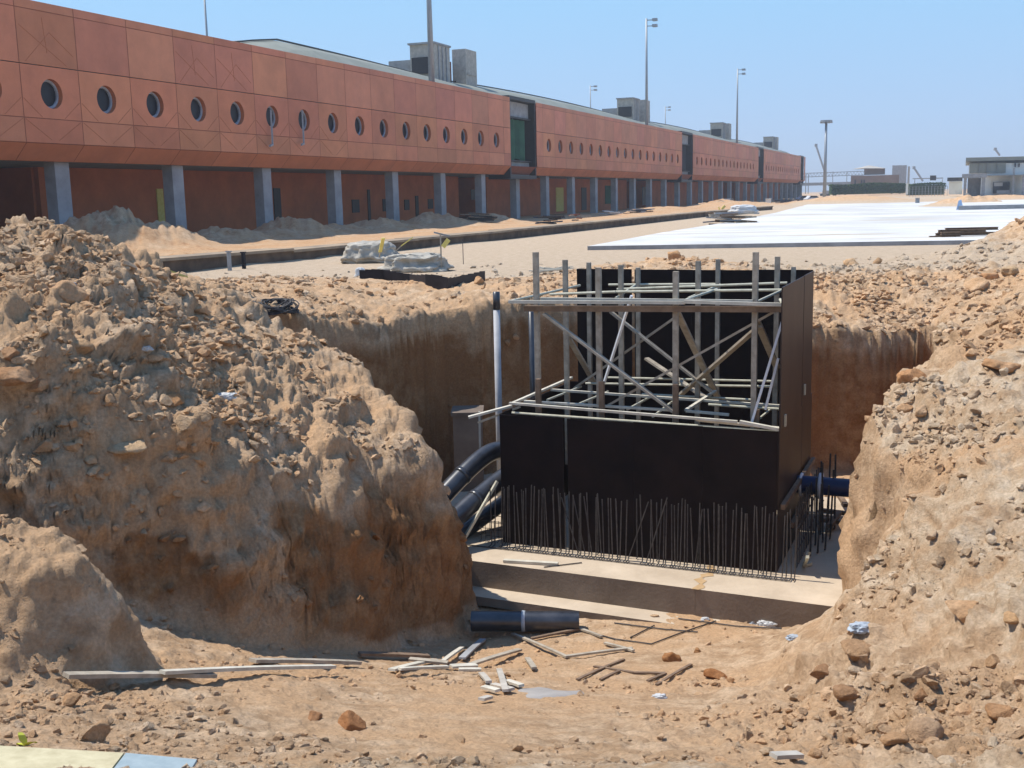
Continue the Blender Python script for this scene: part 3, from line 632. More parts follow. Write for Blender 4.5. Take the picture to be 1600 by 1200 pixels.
# ================================================================== light masts
def mast(s, c, zt, r, lab, zb=11.35, grp='light masts over the terminal'):
    b_ = B(s, c, zb); t = thing('light_mast', b_, lab, 'light mast', grp)
    m = MB(); m.tube([b_, B(s, c, zt)], r, 10, r1=r*.55); part(m, 'pole', MAST, t, True)
    for dz_, ds in ((-.3, 1.1), (-1.3, 1.1)):
        m = MB(); m.bar(B(s, c, zt+dz_), B(s+.2, c-1.2, zt+dz_), .14); m.bb(s-.4, s+.5, c-1.9, c-1.1, zt+dz_-.22, zt+dz_+.2); part(m, 'floodlight', MAST, t)
    return t
mast(107.9, 51.6, 30.3, .33, 'thick steel mast passing in front of the nearest roof tower and out of the frame')
mast(195.6, 51.6, 30.4, .28, 'tall steel mast with two lamps above the second roof tower')
mast(283.5, 51.6, 30.3, .28, 'tall steel mast with two lamps right of the third roof tower')
mast(131.6, 97, 30.6, .22, 'thin mast rising behind the roof at the left, running out of the frame', 11.36)
mast(306, 97, 30.7, .24, 'small distant mast behind the roof between the first and second towers')
mast(393.5, 97, 30.7, .24, 'smallest mast, just right of the second roof tower behind the roof')
b_ = onz(1288, 317, G); zt = atY(1291, 189, b_.y).z
t = thing('light_mast', b_, 'tall free standing mast with a flat round lamp ring beyond the white slab', 'light mast')
m = MB(); m.tube([b_, b_+Vector((0, 0, zt-G))], .42, 12, r1=.24); part(m, 'pole', MAST, t, True)
m = MB(); top = b_+Vector((0, 0, zt-G)); m.tube([top+Vector((0, 0, -.25)), top+Vector((0, 0, .15))], 1.25, 20)
for k in range(8):
    an = k*math.pi/4; m.box(top+Vector((1.05*math.cos(an), 1.05*math.sin(an), -.3)), (.25, 0, 0), (0, .25, 0), (0, 0, .14))
part(m, 'lamp_ring', MAST, t)

# ================================================================== trench wall, apron, middle distance
t = thing('trench_wall', B(60, 26.6, G), 'low dark concrete wall running alongside the terminal across the dirt', 'wall')
m = MB(); pts = [(34, 28.2), (42, 27.2), (54, 27.0), (66, 26.5), (94, 26.3), (130, 26.2), (168, 25.2)]
top_ = MB()
for (a, ca), (b2, cb) in zip(pts, pts[1:]):
    h_ = .68+.05*math.sin(a); z0 = G-.25
    m.hexa([B(a, ca, z0), B(b2, cb, z0), B(b2, cb+.35, z0), B(a, ca+.35, z0), B(a, ca, z0+h_+.05), B(b2, cb, z0+h_+.05), B(b2, cb+.35, z0+h_+.05), B(a, ca+.35, z0+h_+.05)])
    top_.hexa([B(a, ca-.12, z0+h_+.053), B(b2, cb-.12, z0+h_+.053), B(b2, cb+1.4, z0+h_+.053), B(a, ca+1.4, z0+h_+.053), B(a, ca-.12, z0+h_+.17), B(b2, cb-.12, z0+h_+.17), B(b2, cb+1.4, z0+h_+.17), B(a, ca+1.4, z0+h_+.17)])
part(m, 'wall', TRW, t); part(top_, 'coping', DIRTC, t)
for (u, v, hh, lab) in ((356, 397, .9, 'short black post standing at the end of the trench wall'), (333, 395, .5, 'stubby grey block on top of the trench wall')):
    s0, z0 = onc(u, v, 27.3); m = MB(); m.bb(s0-.06, s0+.06, 26.5, 26.62, z0-.7, z0+hh*.05); m.bb(s0-.08, s0+.08, 26.46, 26.66, z0+hh*.05+.003, z0+hh*.05+.05); tag(m.build('marker_post', BPL if hh > .6 else CONCG), lab, 'post')
# white concrete apron
A0 = onz(918, 391, G); A1 = onz(1450, 383, G); dd_ = (A1-A0).normalized(); A1 = A0+dd_*60
ap = [A0, A1, Vector((A1.x+130, 190, G)), Vector((60, 205, G)), onz(1262, 321, G), onz(1212, 335, G), onz(1130, 352, G), onz(1035, 368, G)]
m = MB(); n_ = len(ap); z_ = Vector((0, 0, .20)); zz = Vector((0, 0, -.3))
m.add([p+z_ for p in ap], [tuple(range(n_))]); ao = m.build('apron', APRON); tag(ao, kind='structure')
m = MB(); m.add([p+zz for p in ap]+[p+Vector((0, 0, .196)) for p in ap], [(i, (i+1) % n_, n_+(i+1) % n_, n_+i) for i in range(n_)]); tag(m.build('apron_edge', CONCG), kind='structure')
q = onz(1498, 331, G); sk = q.x/q.y
def skew(z0, z1, e=0): return [(q.x+e, q.y+e, z0), (q.x+60, q.y+e, z0), (q.x+60+40*sk, q.y+40, z0), (q.x+e+40*sk, q.y+40, z0), (q.x+e, q.y+e, z1), (q.x+60, q.y+e, z1), (q.x+60+40*sk, q.y+40, z1), (q.x+e+40*sk, q.y+40, z1)]
t = thing('raised_slab', q, 'raised pale slab with a dark edge on the far side of the white paving', 'slab')
m = MB(); m.hexa(skew(G+.15, G+.60)); part(m, 'edge', CONCG, t); m = MB(); m.hexa(skew(G+.603, G+.65, .1)); part(m, 'surface', APRON, t)
# beams stacked on the apron
bp = [(1443, 1487, 376, 0), (1447, 1555, 372.5, .6), (1452, 1500, 371, .1), (1462, 1556, 366.5, .3), (1470, 1500, 365, -.2), (1466, 1540, 361.5, .2), (1477, 1559, 358.5, .5)]
def beam(a, b2, h_, lab):
    d = (b2-a).normalized(); x_ = d.cross(Vector((0, 0, 1))); m = MB(); c_ = (a+b2)/2; L_ = (b2-a)/2; up = Vector((0, 0, 1))
    m.box(c_+up*h_*.42, x_*.12, L_, up*h_*.08); m.box(c_-up*h_*.42, x_*.12, L_, up*h_*.08); m.box(c_, x_*.03, L_, up*h_*.335)
    return tag(m.build('formwork_beam', WOODB), lab, 'beam', 'formwork beams stacked on the white slab')
bl = ['lowest short beam at the left end of the stack on the white slab', 'long bottom beam of the stack on the white slab', 'short beam in the second layer of the stack', 'long beam in the middle of the stack on the slab', 'short stub beam beside the middle layer of the stack', 'beam just under the top of the stack on the slab', 'topmost beam of the stack on the white slab']
for i, (u0, u1, v, dy) in enumerate(bp):
    a = atY(u0, v, 55.2+dy); b2 = atY(u1, v-.3, 55.2+dy); b2.z = a.z; beam(a, b2, .15, bl[i])
# pile on the left rim of the apron
def pile(u, v, n, L_, mats, name, lab, cat, seed, h=.5, spread=1.0, wid=.12):
    r = random.Random(seed); c = hit(u, v); t = thing(name, c, lab, cat)
    for i in range(n):
        a = r.uniform(-.5, .5); ctr_ = c+Vector((r.uniform(-1, 1)*spread, r.uniform(-.6, .6)*spread, h*r.random()+.06)); d = Vector((math.cos(a), math.sin(a), r.uniform(-.08, .08)))*L_*r.uniform(.5, 1)/2
        m = MB(); m.bar(ctr_-d, ctr_+d, wid*r.uniform(.7, 1.6), wid*.6); part(m, 'piece', mats[i % len(mats)], t)
    return t
pile(1147, 352, 22, 2.6, [WOODB, CONCG, WOOD], 'timber_pile', 'untidy heap of grey green timber on the edge of the white slab', 'timber pile', 3, h=.95, spread=1.3, wid=.2)
def sack(c, sx, sy, sz, seed, mt=TARP, name='tarp', lab=None, cat='tarpaulin', folds=.16):
    v_, f_ = ico(4); v_ = v_.copy(); v_[:, 2] = np.sign(v_[:, 2])*np.abs(v_[:, 2])**.55; v_[:, :2] = np.sign(v_[:, :2])*np.abs(v_[:, :2])**.75
    v_ = v_*(1+fbm(v_+seed, 1.8, 4, seed, ridge=True)[:, None]*folds); low = v_[:, 2] < -.2; v_[low, :2] *= 1.18
    v_ = v_*np.array([sx, sy, sz]); o = big_mesh(name, v_, f_, {}, mt, smooth=True); o.location = c; return tag(o, lab, cat)
c = hit(1161, 341); sack(c+Vector((0, 0, .9)), 1.2, .9, .45, 4, BAG, 'wrapped_bundle', 'white wrapped bundle resting on the grey timber heap', 'bundle')
c = hit(1129, 333); m = MB(); m.bar(c+Vector((-.5, 0, .2)), c+Vector((.5, .2, .25)), .5, .4); m.bar(c+Vector((-.1, 0, .5)), c+Vector((.3, 0, .95)), .3, .3); m.bar(c+Vector((-.4, 0, .46)), c+Vector((-.5, .1, .8)), .12); tag(m.build('plate_compactor', YEL), 'small yellow site machine beside the timber heap', 'machine')

for i, (u, v, nn_, L_, mt_, lab, cat) in enumerate(((750, 352, 16, 2.2, [DARK, WOODB], 'dark heap of scrap between two columns, nearest the first glazed bay', 'scrap heap'), (862, 350, 12, 1.8, [DARK, CARD], 'low dark scrap pile just behind the trench wall right of the first glazed bay', 'scrap heap'), (1000, 335, 14, 3, [DARK, CONCG], 'dark stack of building material under the middle of the colonnade', 'scrap heap'), (955, 337, 8, 1.5, [BAG, CONCG], 'few pale offcuts lying on top of the trench wall', 'offcuts'), (1225, 318, 16, 4, [DARK, CARD], 'dark machinery parts heaped at the far end of the colonnade', 'scrap heap'), (905, 345, 6, 1.2, [BRICK, WOOD], 'small reddish rubbish heap beside a column', 'rubbish'), (60, 340, 18, 2.4, [DARK, WOODB], 'dark clutter in the shaded recess at the far left of the building', 'scrap heap'), (300, 352, 9, 1.8, [CONCG, DARK], 'grey blocks leaning by the second column from the left', 'blocks'))):
    q_ = onz(u, v, G); a_h = hit; c0 = Vector((q_.x, q_.y, G))
    if c0.dot(BN) > 55: c0 = c0-BN*(c0.dot(BN)-53.5)
    hit_old = hit; hit = lambda uu, vv, c0=c0: Vector((c0.x, c0.y, drop(c0.x, c0.y)))
    pile(u, v, nn_, L_, mt_, 'scrap_heap', lab, cat, 40+i, h=.7, spread=1.1, wid=.22); hit = hit_old
# tarpaulin covered bundles and stakes near the trench wall
c = hit(578, 410); sack(c+Vector((0, 0, .38)), .98, .75, .46, 9, TARP, 'tarp', 'rounded pale tarp bundle with a yellow stake leaning on it', folds=.26)
c = hit(645, 424); sack(c+Vector((.1, 0, .26)), .95, .6, .34, 14, TARP, 'tarp', 'crumpled grey white tarp heap right of the rounded bundle', folds=.42)
c = hit(563, 432); sack(c+Vector((0, 0, .1)), .16, .14, .2, 17, BAG, 'plastic_bag', 'white plastic bag at the left end of the black sheet', 'bag')
m = MB(); prev = None
edge = [(562, 430), (600, 432), (640, 434), (665, 440), (700, 446), (722, 437), (758, 434)]
pp = [hit(u, v+5) for u, v in edge]
for i in range(len(pp)-1):
    for j in range(4):
        a = pp[i].lerp(pp[i+1], j/4); b2 = pp[i].lerp(pp[i+1], (j+1)/4); off = Vector((.004, .012, 0)); hh = .26+.05*math.sin(i*2.3+j*.6)
        m.hexa([a-Vector((0, 0, .1)), b2-Vector((0, 0, .1)), b2+off-Vector((0, 0, .1)), a+off-Vector((0, 0, .1)), a+Vector((0, -.03, hh)), b2+Vector((0, -.03, hh)), b2+off+Vector((0, 0, hh)), a+off+Vector((0, 0, hh))])
tag(m.build('black_sheet', BPL), 'black sheet standing on edge in the dirt before the tarps', 'sheet')
def plank(u0, v0, u1, v1, wd, th, mt, lab, cat='plank', name='plank', lift=.02, grp=None, end=None):
    a = hit(u0, v0); b2 = hit(u1, v1); up = Vector((0, 0, 1)); m = MB()
    a = a+up*(th/2+lift); b2 = b2+up*(th/2+lift)
    for i in range(6):   # slightly bowed
        p = a.lerp(b2, i/6); q_ = a.lerp(b2, (i+1)/6); k = (b2-a).length*.005
        m.bar(p+up*k*math.sin(math.pi*i/6), q_+up*k*math.sin(math.pi*(i+1)/6), wd, th)
    return tag(m.build(name, mt), lab, cat, grp)
def stake(u0, v0, u1, v1, lab, w_=.06, mt=YEL, Yo=0, flag=True, pole=WOOD):
    a = hit(u0, v0); b2 = atY(u1, v1, a.y+Yo); t = thing('survey_stake', a, lab, 'stake', 'yellow tipped stakes near the trench wall')
    m = MB(); md = a.lerp(b2, .45); m.bar(a-Vector((0, 0, .1)), md, w_*.7); part(m, 'shaft', pole, t)
    m = MB(); m.bar(md, b2, w_*2.4, w_*.8); part(m, 'painted_end', mt, t); return t
stake(590, 411, 599, 372, 'yellow stake leaning on the rounded tarp bundle', .06, Yo=-.9)
stake(612, 395, 645, 371, 'yellow stake slanting right between the two tarps', .07)
stake(325, 446, 243, 417, 'long thin stake with a flat yellow end lying at the left', .05, Yo=-1.5)
a = hit(690, 424); t = thing('stake_frame', a, 'upright stake with a grey crossbar and a yellow plate hanging from it', 'stake')
zt = atY(690, 364, a.y).z; m = MB(); m.bar(a-Vector((0, 0, .2)), Vector((a.x, a.y, zt)), .05); part(m, 'post', WOOD, t)
m = MB(); m.bar(atY(678, 363, a.y+.05), atY(703, 369, a.y+.05), .09, .06); part(m, 'crossbar', CONCG, t)
m = MB(); m.bar(atY(701, 374, a.y-.06), atY(692, 386, a.y-.06), .17, .03, up=Vector((0, 1, 0))); part(m, 'plate', YEL, t)
a = hit(724, 413); m = MB(); m.tube([a, a+Vector((0, 0, 1.0))], .015, 6); tag(m.build('rebar_pin', REBAR), 'thin rebar pin standing alone right of the stake with the plate', 'pin')
# tangle of wire
r = random.Random(5); c = hit(432, 488); m = MB()
for i in range(26):
    ax = r.uniform(.15, .38); ph = r.uniform(0, 6.28); tl = r.uniform(-.5, .5); pts = []
    for j in range(14):
        an = ph+j*.42; pts.append(c+Vector((math.cos(an)*ax*1.25, math.sin(an)*ax*.9, .12+.12*math.sin(an+tl*3)+r.uniform(-.03, .03))))
    m.tube(pts, .012, 5)
tag(m.build('wire_tangle', REBAR), 'tangle of dark wire lying on the dirt above the pit', 'wire')
c = hit(862, 427); m = MB()
for i in range(9):
    a = c+Vector((r.uniform(-.3, .3), r.uniform(-.2, .2), .08+.1*r.random())); d = Vector((r.uniform(.2, .6), r.uniform(-.2, .2), r.uniform(-.05, .15))); m.bar(a-d, a+d, .06, .03)
tag(m.build('scrap_timber', WOODP), 'small heap of bleached scrap timber behind the left scaffold posts', 'scrap timber')

# ================================================================== far right: hangar, gatehouse, hedge, distant things
def farbox(m, u0, u1, v0, v1, Y0, dep):
    a = atY(u0, v1, Y0); b2 = atY(u1, v0, Y0); sx = dep*a.x/Y0; z0, z1 = min(a.z, b2.z), max(a.z, b2.z); return m.hexa([(a.x, Y0, z0), (b2.x, Y0, z0), (b2.x+sx, Y0+dep, z0), (a.x+sx, Y0+dep, z0), (a.x, Y0, z1), (b2.x, Y0, z1), (b2.x+sx, Y0+dep, z1), (a.x+sx, Y0+dep, z1)])
HY = 330
b_ = atY(1550, 306, HY); t = thing('hangar', Vector((b_.x, HY, G)), 'pale flat roofed hangar with grey bays at the far right', 'building')
part(farbox(MB(), 1512, 1700, 252, 306, HY, 60), 'wall', WHITE, t)
part(farbox(MB(), 1509, 1700, 242, 252, HY-2, 64), 'roof', ROOF, t)
part(farbox(MB(), 1515, 1572, 254, 271, HY-.5, .4), 'shutter_band', ROOF, t)
for u in (1530, 1542, 1558): part(farbox(MB(), u, u+1.3, 254, 271, HY-1.0, .4), 'pilaster', CONCG, t)
for u in (1585, 1591): part(farbox(MB(), u, u+2.6, 255, 261, HY-.6, .4), 'window', GLS, t)
part(farbox(MB(), 1542, 1700, 271, 274, HY-6, 6), 'canopy', CONCG, t)
for u in (1581, 1596): part(farbox(MB(), u, u+5, 262 if u < 1590 else 274, 305, HY-5, 3), 'column', CONCG, t)
part(farbox(MB(), 1551, 1578, 284, 302, HY-.8, .5), 'loading_door', GLS, t); part(farbox(MB(), 1553, 1567, 285, 291, HY-1.4, .5), 'window', BAG, t)
part(farbox(MB(), 1557, 1580, 297, 303, HY-4, 2), 'ramp', CONCG, t)
t = thing('gatehouse', Vector((atY(1520, 300, 310).x, 310, G)), 'grey concrete gate block with a dark opening left of the hangar', 'building')
part(farbox(MB(), 1505, 1511, 272, 306, 310, 8), 'pier', CONCG, t); part(farbox(MB(), 1533, 1540, 272, 306, 310, 8), 'pier', CONCG, t); part(farbox(MB(), 1503, 1542, 271, 278, 309, 10), 'lintel', CONCG, t)
part(farbox(MB(), 1511, 1533, 278, 306, 314, 3), 'recess_wall', COLM, t); part(farbox(MB(), 1517, 1527, 288, 306, 313.6, .3), 'door', CONCG, t)
t = thing('roofed_hut', Vector((atY(1492, 300, 340).x, 340, G)), 'low pale hut with a dark roof against the gate block', 'hut')
part(farbox(MB(), 1482, 1504, 283, 304, 340, 8), 'wall', WHITE, t); part(farbox(MB(), 1480, 1504, 277, 283, 338, 11), 'roof', DARK, t)
t = thing('brown_house', Vector((atY(1365, 290, 520).x, 520, G)), 'low brown house with a raised square lantern room behind the hedge', 'building')
part(farbox(MB(), 1329, 1405, 273, 296, 520, 25), 'wall', BROWN, t); part(farbox(MB(), 1350, 1383, 263, 273, 526, 12), 'lantern_room', BROWN, t)
a = atY(1348, 263, 524); b2 = atY(1385, 263, 524); m = MB(); m.add([a, b2, b2+Vector((0, 16, 0)), a+Vector((0, 16, 0)), (a+b2)/2+Vector((0, 8, 1.6))], [(0, 1, 4), (1, 2, 4), (2, 3, 4), (3, 0, 4), (3, 2, 1, 0)]); part(m, 'roof', CONC, t)
for u in (1335, 1345, 1349): part(farbox(MB(), u, u+2.5, 281, 289, 519.5, .4), 'window', GLS, t)
t = thing('grey_block', Vector((atY(1407, 290, 600).x, 600, G)), 'square grey concrete block building behind the brown house', 'building')
part(farbox(MB(), 1393, 1417, 258, 296, 600, 20), 'wall', CONCG, t); part(farbox(MB(), 1417.3, 1422, 260, 296, 602, 16), 'stair_wing', CONC, t)
# hedge of leaf clumps
def hedge(u0, u1, vt, vb, Y0, lab, n):
    a = atY(u0, vb, Y0); b2 = atY(u1, vt, Y0); x0, x1, z0, z1 = a.x, b2.x, a.z, b2.z; dep = 4.
    V = []; F = []
    for i in range(n):
        k = rs.rand(); side = rs.rand()
        x = x0+(x1-x0)*rs.rand(); y = Y0+dep*rs.rand()*(1 if side < .5 else .15); z = z0+(z1-z0)*(1 if side < .5 else rs.rand())+rs.normal()*.12+.22*math.sin(x*.31)
        nrm = rs.normal(size=3); nrm /= np.linalg.norm(nrm); t1 = np.cross(nrm, [0, 0, 1.]); t1 /= np.linalg.norm(t1)+1e-9; t2 = np.cross(nrm, t1); s_ = rs.uniform(.15, .4)
        c = np.array([x, y, z]); n0 = len(V); V += [c+t1*s_, c+t2*s_*.6, c-t1*s_, c-t2*s_*.6]; F.append((n0, n0+1, n0+2, n0+3))
    m = MB(); m.add(V, F); m.bx(x0+.3, x1-.3, Y0+.5, Y0+dep, z0-.3, z1-.35); return tag(m.build('hedge', HEDGE), lab, 'hedge')
hedge(1299, 1416, 286.5, 303, 385, 'long clipped dark hedge left of the white post', 6000)
hedge(1421, 1478, 287, 304, 385, 'shorter hedge stretch behind the wire fence right of the white post', 3000)
m = farbox(MB(), 1415, 1419.5, 287, 304, 383, 1); m = farbox(m, 1414.6, 1420, 286.2, 286.9, 382.6, 1.8); tag(m.build('gate_post', WHITE), 'white gate post between the two hedge stretches', 'post')
t = thing('wire_fence', Vector((atY(1450, 300, 370).x, 370, G)), 'thin wire fence on slender posts before the right hedge', 'fence'); m = MB()
for k in range(13):
    m = MB(); u = 1421+k*4.9; a = atY(u, 305, 372); m.bar(Vector((a.x, 372, G-.3)), Vector((a.x, 372, G+3.3)), .12); part(m, 'post', MAST, t)
m = MB()
for zz_ in (.8, 1.6, 2.4, 3.2): m.bar(Vector((atY(1421, 300, 372).x, 372, G+zz_)), Vector((atY(1480, 300, 372).x, 372, G+zz_)), .05)
part(m, 'wire', MAST, t)
# elevated truss walkway far behind
t = thing('truss_bridge', Vector((atY(1300, 290, 640).x, 640, G)), 'pale elevated truss bridge in the distance beyond the terminal end', 'bridge')
m = MB(); a = atY(1225, 272, 640); b2 = atY(1350, 267.5, 640)
for dz_ in (0, 2.1): m.bar(a-Vector((0, 0, dz_)), b2-Vector((0, 0, dz_)), .4)
for k in range(24):
    p = a.lerp(b2, k/24); q_ = a.lerp(b2, (k+.5)/24); q2 = a.lerp(b2, (k+1)/24); m.bar(p, q_-Vector((0, 0, 2.1)), .16); m.bar(q_-Vector((0, 0, 2.1)), q2, .16)
part(m, 'truss', MAST, t)
part(farbox(MB(), 1222, 1330, 284, 291, 645, 8), 'deck', CONCG, t)
for u in (1232, 1258, 1262, 1300, 1322): part(farbox(MB(), u, u+2, 268 if u > 1290 else 272, 303, 640, 1), 'pier', CONCG, t)
for (u0, v0, u1, v1, lab) in ((1291, 276, 1275, 227, 'long crane boom leaning left behind the round topped mast'), (1442, 283, 1428, 262, 'short crane boom right of the grey block building'), (1562, 243, 1555, 233, 'tip of a crane boom above the hangar roof')):
    Yc = 560; a = atY(u0, v0, Yc); b2 = atY(u1, v1, Yc); t = thing('crane', Vector((a.x, Yc, G)), lab, 'crane', 'distant cranes'); d = b2-a
    m = MB(); m.bar(a, b2, .9, .7); m.box(b2, (.6, 0, 0), (0, .5, 0), (0, 0, .7)); part(m, 'boom', MAST, t)
    m = MB(); m.bx(a.x-1.5, a.x+3.5, Yc-1.4, Yc+1.4, G+1.4, G+2.6); m.bx(a.x-3, a.x+6, Yc-1.5, Yc+1.5, G+.9, G+1.39); part(m, 'carrier', MAST, t)
    for k in range(3):
        m = MB(); cx = a.x-2+k*3.2; m.tube([(cx, Yc-1.7, G+.55), (cx, Yc+1.7, G+.55)], .55, 14); part(m, 'wheel', TYRE, t)
t = thing('signal_gantry', Vector((atY(1455, 280, 430).x, 430, G)), 'dark gantry bar with a square box above the right hedge', 'gantry')
part(farbox(MB(), 1426, 1474, 277.5, 280, 430, 1), 'bar', CONCG, t); part(farbox(MB(), 1453, 1463, 274, 282, 429, 1), 'box', DARK, t); part(farbox(MB(), 1428, 1430, 280, 303, 430, .6), 'leg', CONCG, t); part(farbox(MB(), 1471, 1473, 280, 303, 430, .6), 'leg', CONCG, t)
# blocks and cabins on the far ground
def kiosk(u0, u1, vt, vb, mt, lab, cat, name):
    a = onz(u0, vb, G); Y0 = a.y; m = farbox(MB(), u0, u1, vt, vb, Y0, max(1, (u1-u0)*Y0/FPX*.8)); m = farbox(m, u0-.4, u1+.4, vt-1, vt-.05, Y0-.2, max(1, (u1-u0)*Y0/FPX*.8)+.4); return tag(m.build(name, mt), lab, cat)
kiosk(1196, 1205, 311, 320, WHITE, 'small white cabin at the end of the colonnade', 'cabin', 'site_cabin')
kiosk(1430, 1437, 310, 319, CONCG, 'grey concrete block standing alone on the far edge of the apron', 'block', 'concrete_block')
kiosk(1507, 1513, 303, 319, CONC, 'stone coloured pillar right of the blue corner of the raised slab', 'pillar', 'pillar')
m = MB(); a = onz(1494, 328, G+.2); m.add([a, a+Vector((.8, 0, 0)), a+Vector((.6, .2, 1.1)), a+Vector((.3, .2, 1.0)), a+Vector((.4, .8, 0))], [(0, 1, 2, 3), (1, 4, 2), (0, 3, 4), (3, 2, 4)]); tag(m.build('blue_sheet', mat('pale_blue_sheet', (.35, .50, .70), .6)), 'pale blue sheet propped at the corner of the raised slab', 'sheet')
def car(u, v, mt, lab, head=.2, name='parked_car'):
    c = onz(u, v, G); t = thing(name, c, lab, 'car', 'cars parked by the terminal'); ca, sa = math.cos(head), math.sin(head)
    def T(x, y, z): return c+Vector((x*ca-y*sa, x*sa+y*ca, z))
    def ext(pr, y0, y1, nm, mt_, ty=0):
        m = MB(); n = len(pr); m.add([T(x, y0, z) for x, z in pr]+[T(x, y1, z) for x, z in pr], [tuple(range(n)), tuple(range(2*n-1, n-1, -1))]+[(i, n+i, n+(i+1) % n, (i+1) % n) for i in range(n)]); return part(m, nm, mt_, t)
    ext([(-2.2, .35), (2.2, .35), (2.25, .75), (1.3, .95), (-1.9, 1.0), (-2.25, .8)], -.85, .85, 'body', mt)
    ext([(-1.75, 1.0), (1.15, .96), (.45, 1.45), (-1.3, 1.48)], -.74, .74, 'cabin', mt)
    ext([(-1.6, 1.04), (1.0, 1.0), (.4, 1.40), (-1.2, 1.42)], -.76, .76, 'window', GLS)
    for x in (-1.4, 1.4):
        for y in (-.8, .62):
            m = MB(); m.tube([T(x, y, .33), T(x, y+.2, .33)], .33, 14); part(m, 'wheel', TYRE, t)
car(1139, 322, CARD, 'dark blue car parked in the shade near the middle columns', 1.1)
car(1258, 315, CARD, 'dark car parked just beyond the terminal corner', .3)
car(1271, 315.5, CARW, 'white car parked right of the dark one beyond the terminal corner', .3)

# ================================================================== the pit: concrete base, formwork, scaffold, rebar, pipes
TH = .405; bE = Vector((math.cos(TH), -math.sin(TH), 0)); bS = Vector((math.sin(TH), math.cos(TH), 0)); NL = Vector((-.14, 19.68, 0))-bE*.10
LE = 5.0; LS = 3.69; ZB = -6.31; ZM = -3.88; ZT = -1.50
def BX(e, s, z): return NL+bE*e+bS*s+Vector((0, 0, z))
def bxs(u, v, s):     # point of the box plane at depth s seen at a pixel
    d = Vector(ray(u, v)); return d*((NL.dot(bS)+s)/d.dot(bS))
def es(p): q = p-NL; return q.dot(bE), q.dot(bS), p.z
# concrete base
P0 = onz(712, 873, ZB); P1 = onz(1290, 946, ZB); fd_ = (P1-P0).normalized(); bk = Vector((-fd_.y, fd_.x, 0))
A_ = P0-fd_*2.2; B_ = P0+fd_*8.6
t = thing('foundation_slab', P0+Vector((0, 0, -.45)), 'thick concrete base slab under the black formwork in the pit', 'slab')
def slabpart(a, b2, dep, z0, z1, nm, mt, off=0):
    m = MB(); a = a-bk*off; b2 = b2-bk*off; q = [a, b2, b2+bk*dep, a+bk*dep]
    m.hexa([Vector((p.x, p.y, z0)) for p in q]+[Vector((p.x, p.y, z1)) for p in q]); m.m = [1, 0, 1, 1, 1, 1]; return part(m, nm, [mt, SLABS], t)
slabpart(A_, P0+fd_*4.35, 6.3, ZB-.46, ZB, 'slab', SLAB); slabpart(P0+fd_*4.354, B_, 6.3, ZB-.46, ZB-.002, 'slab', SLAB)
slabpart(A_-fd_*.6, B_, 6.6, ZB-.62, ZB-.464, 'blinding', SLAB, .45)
m = MB(); V_ = []
for k in range(15):
    y_ = -.02+k*.09; w0 = .055+.035*math.sin(k*1.7)+.02*math.sin(k*4.1); c_ = P0+fd_*(4.35+.05*math.sin(k*.8))+bk*y_
    V_ += [Vector(((c_-fd_*w0).x, (c_-fd_*w0).y, ZB+.004)), Vector(((c_+fd_*w0*1.2).x, (c_+fd_*w0*1.2).y, ZB+.004))]
m.add(V_, [(2*k, 2*k+1, 2*k+3, 2*k+2) for k in range(14)]); part(m, 'dirt_streak', mat('dirt_streak', (.36, .22, .10), .95, scale=9, col2=(.48, .33, .18)), t)
# formwork panels
t = thing('formwork', BX(0, 0, ZB), 'black film faced plywood formwork standing two panels high at the back', 'formwork')
def panel(p0, p1, z0, z1, out, mt, lean=0, edge=WOODB):
    d = (p1-p0).normalized(); p0 = p0+d*.001; p1 = p1-d*.001; o_ = out*.021
    m = MB(); up = Vector((0, 0, 1)); l_ = out*lean
    b4 = [p0, p1, p1+o_, p0+o_]; m.hexa([Vector((p.x, p.y, z0)) for p in b4]+[Vector((p.x, p.y, z1))+l_ for p in b4]); pn = part(m, 'panel', mt, t)
    return pn
def wall_panels(a, b2, z0, z1, out, mt, widths, gap_after=None, gap=.07):
    d = (b2-a).normalized(); x = 0
    for i, w_ in enumerate(widths):
        panel(a+d*x, a+d*(x+w_), z0, z1+rnd.uniform(-.01, .01), out, mt); x += w_+(gap if i == gap_after else 0)
Z0 = Vector((0, 0, 0))
wall_panels(BX(0, 0, 0), BX(LE, 0, 0), ZB+.01, ZM, -bS, PLYF, [1.23, 1.22, 1.22, 1.255], 0, .075)
wall_panels(BX(0, .02, 0), BX(0, LS, 0), ZB+.01, ZM, -bE, PLYF, [1.22, 1.22, 1.22])
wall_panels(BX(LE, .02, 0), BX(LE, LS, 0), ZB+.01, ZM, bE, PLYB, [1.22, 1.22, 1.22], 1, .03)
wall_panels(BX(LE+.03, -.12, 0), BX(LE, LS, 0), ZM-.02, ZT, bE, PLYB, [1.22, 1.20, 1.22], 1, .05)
wall_panels(BX(0, LS+.03, 0), BX(LE, LS+.03, 0), ZB+.01, ZM, bS, PLYF, [1.22, 1.22, 1.22, 1.22])
bl_ = bxs(901, 419, LS+.03); e0 = es(bl_)[0]
wall_panels(BX(e0, LS+.03, 0), BX(LE, LS+.03, 0), ZM-.02, ZT, bS, PLYF, [1.19, 1.20, 1.20, LE-e0-3.66], 0, .06)
# timber walers that stiffen the outside of the panels
m = MB(); m.bar(BX(LE+.08, .1, -5.2), BX(LE+.08, LS, -5.2), .07, .09); m.bar(BX(LE+.08, 1.1, -5.8), BX(LE+.08, LS, -5.8), .07, .09); part(m, 'waler', WOODB, t)
for s_, z_ in ((.3, ZM+.12), (2.44, -3.6)):
    m = MB(); m.box(BX(LE+.065, s_, z_), bE*.015, bS*.03, Vector((0, 0, .1))); part(m, 'clamp', STEEL, t)
for (u, v, hh) in ((893, 700, .5), (893, 745, .9)):
    pass
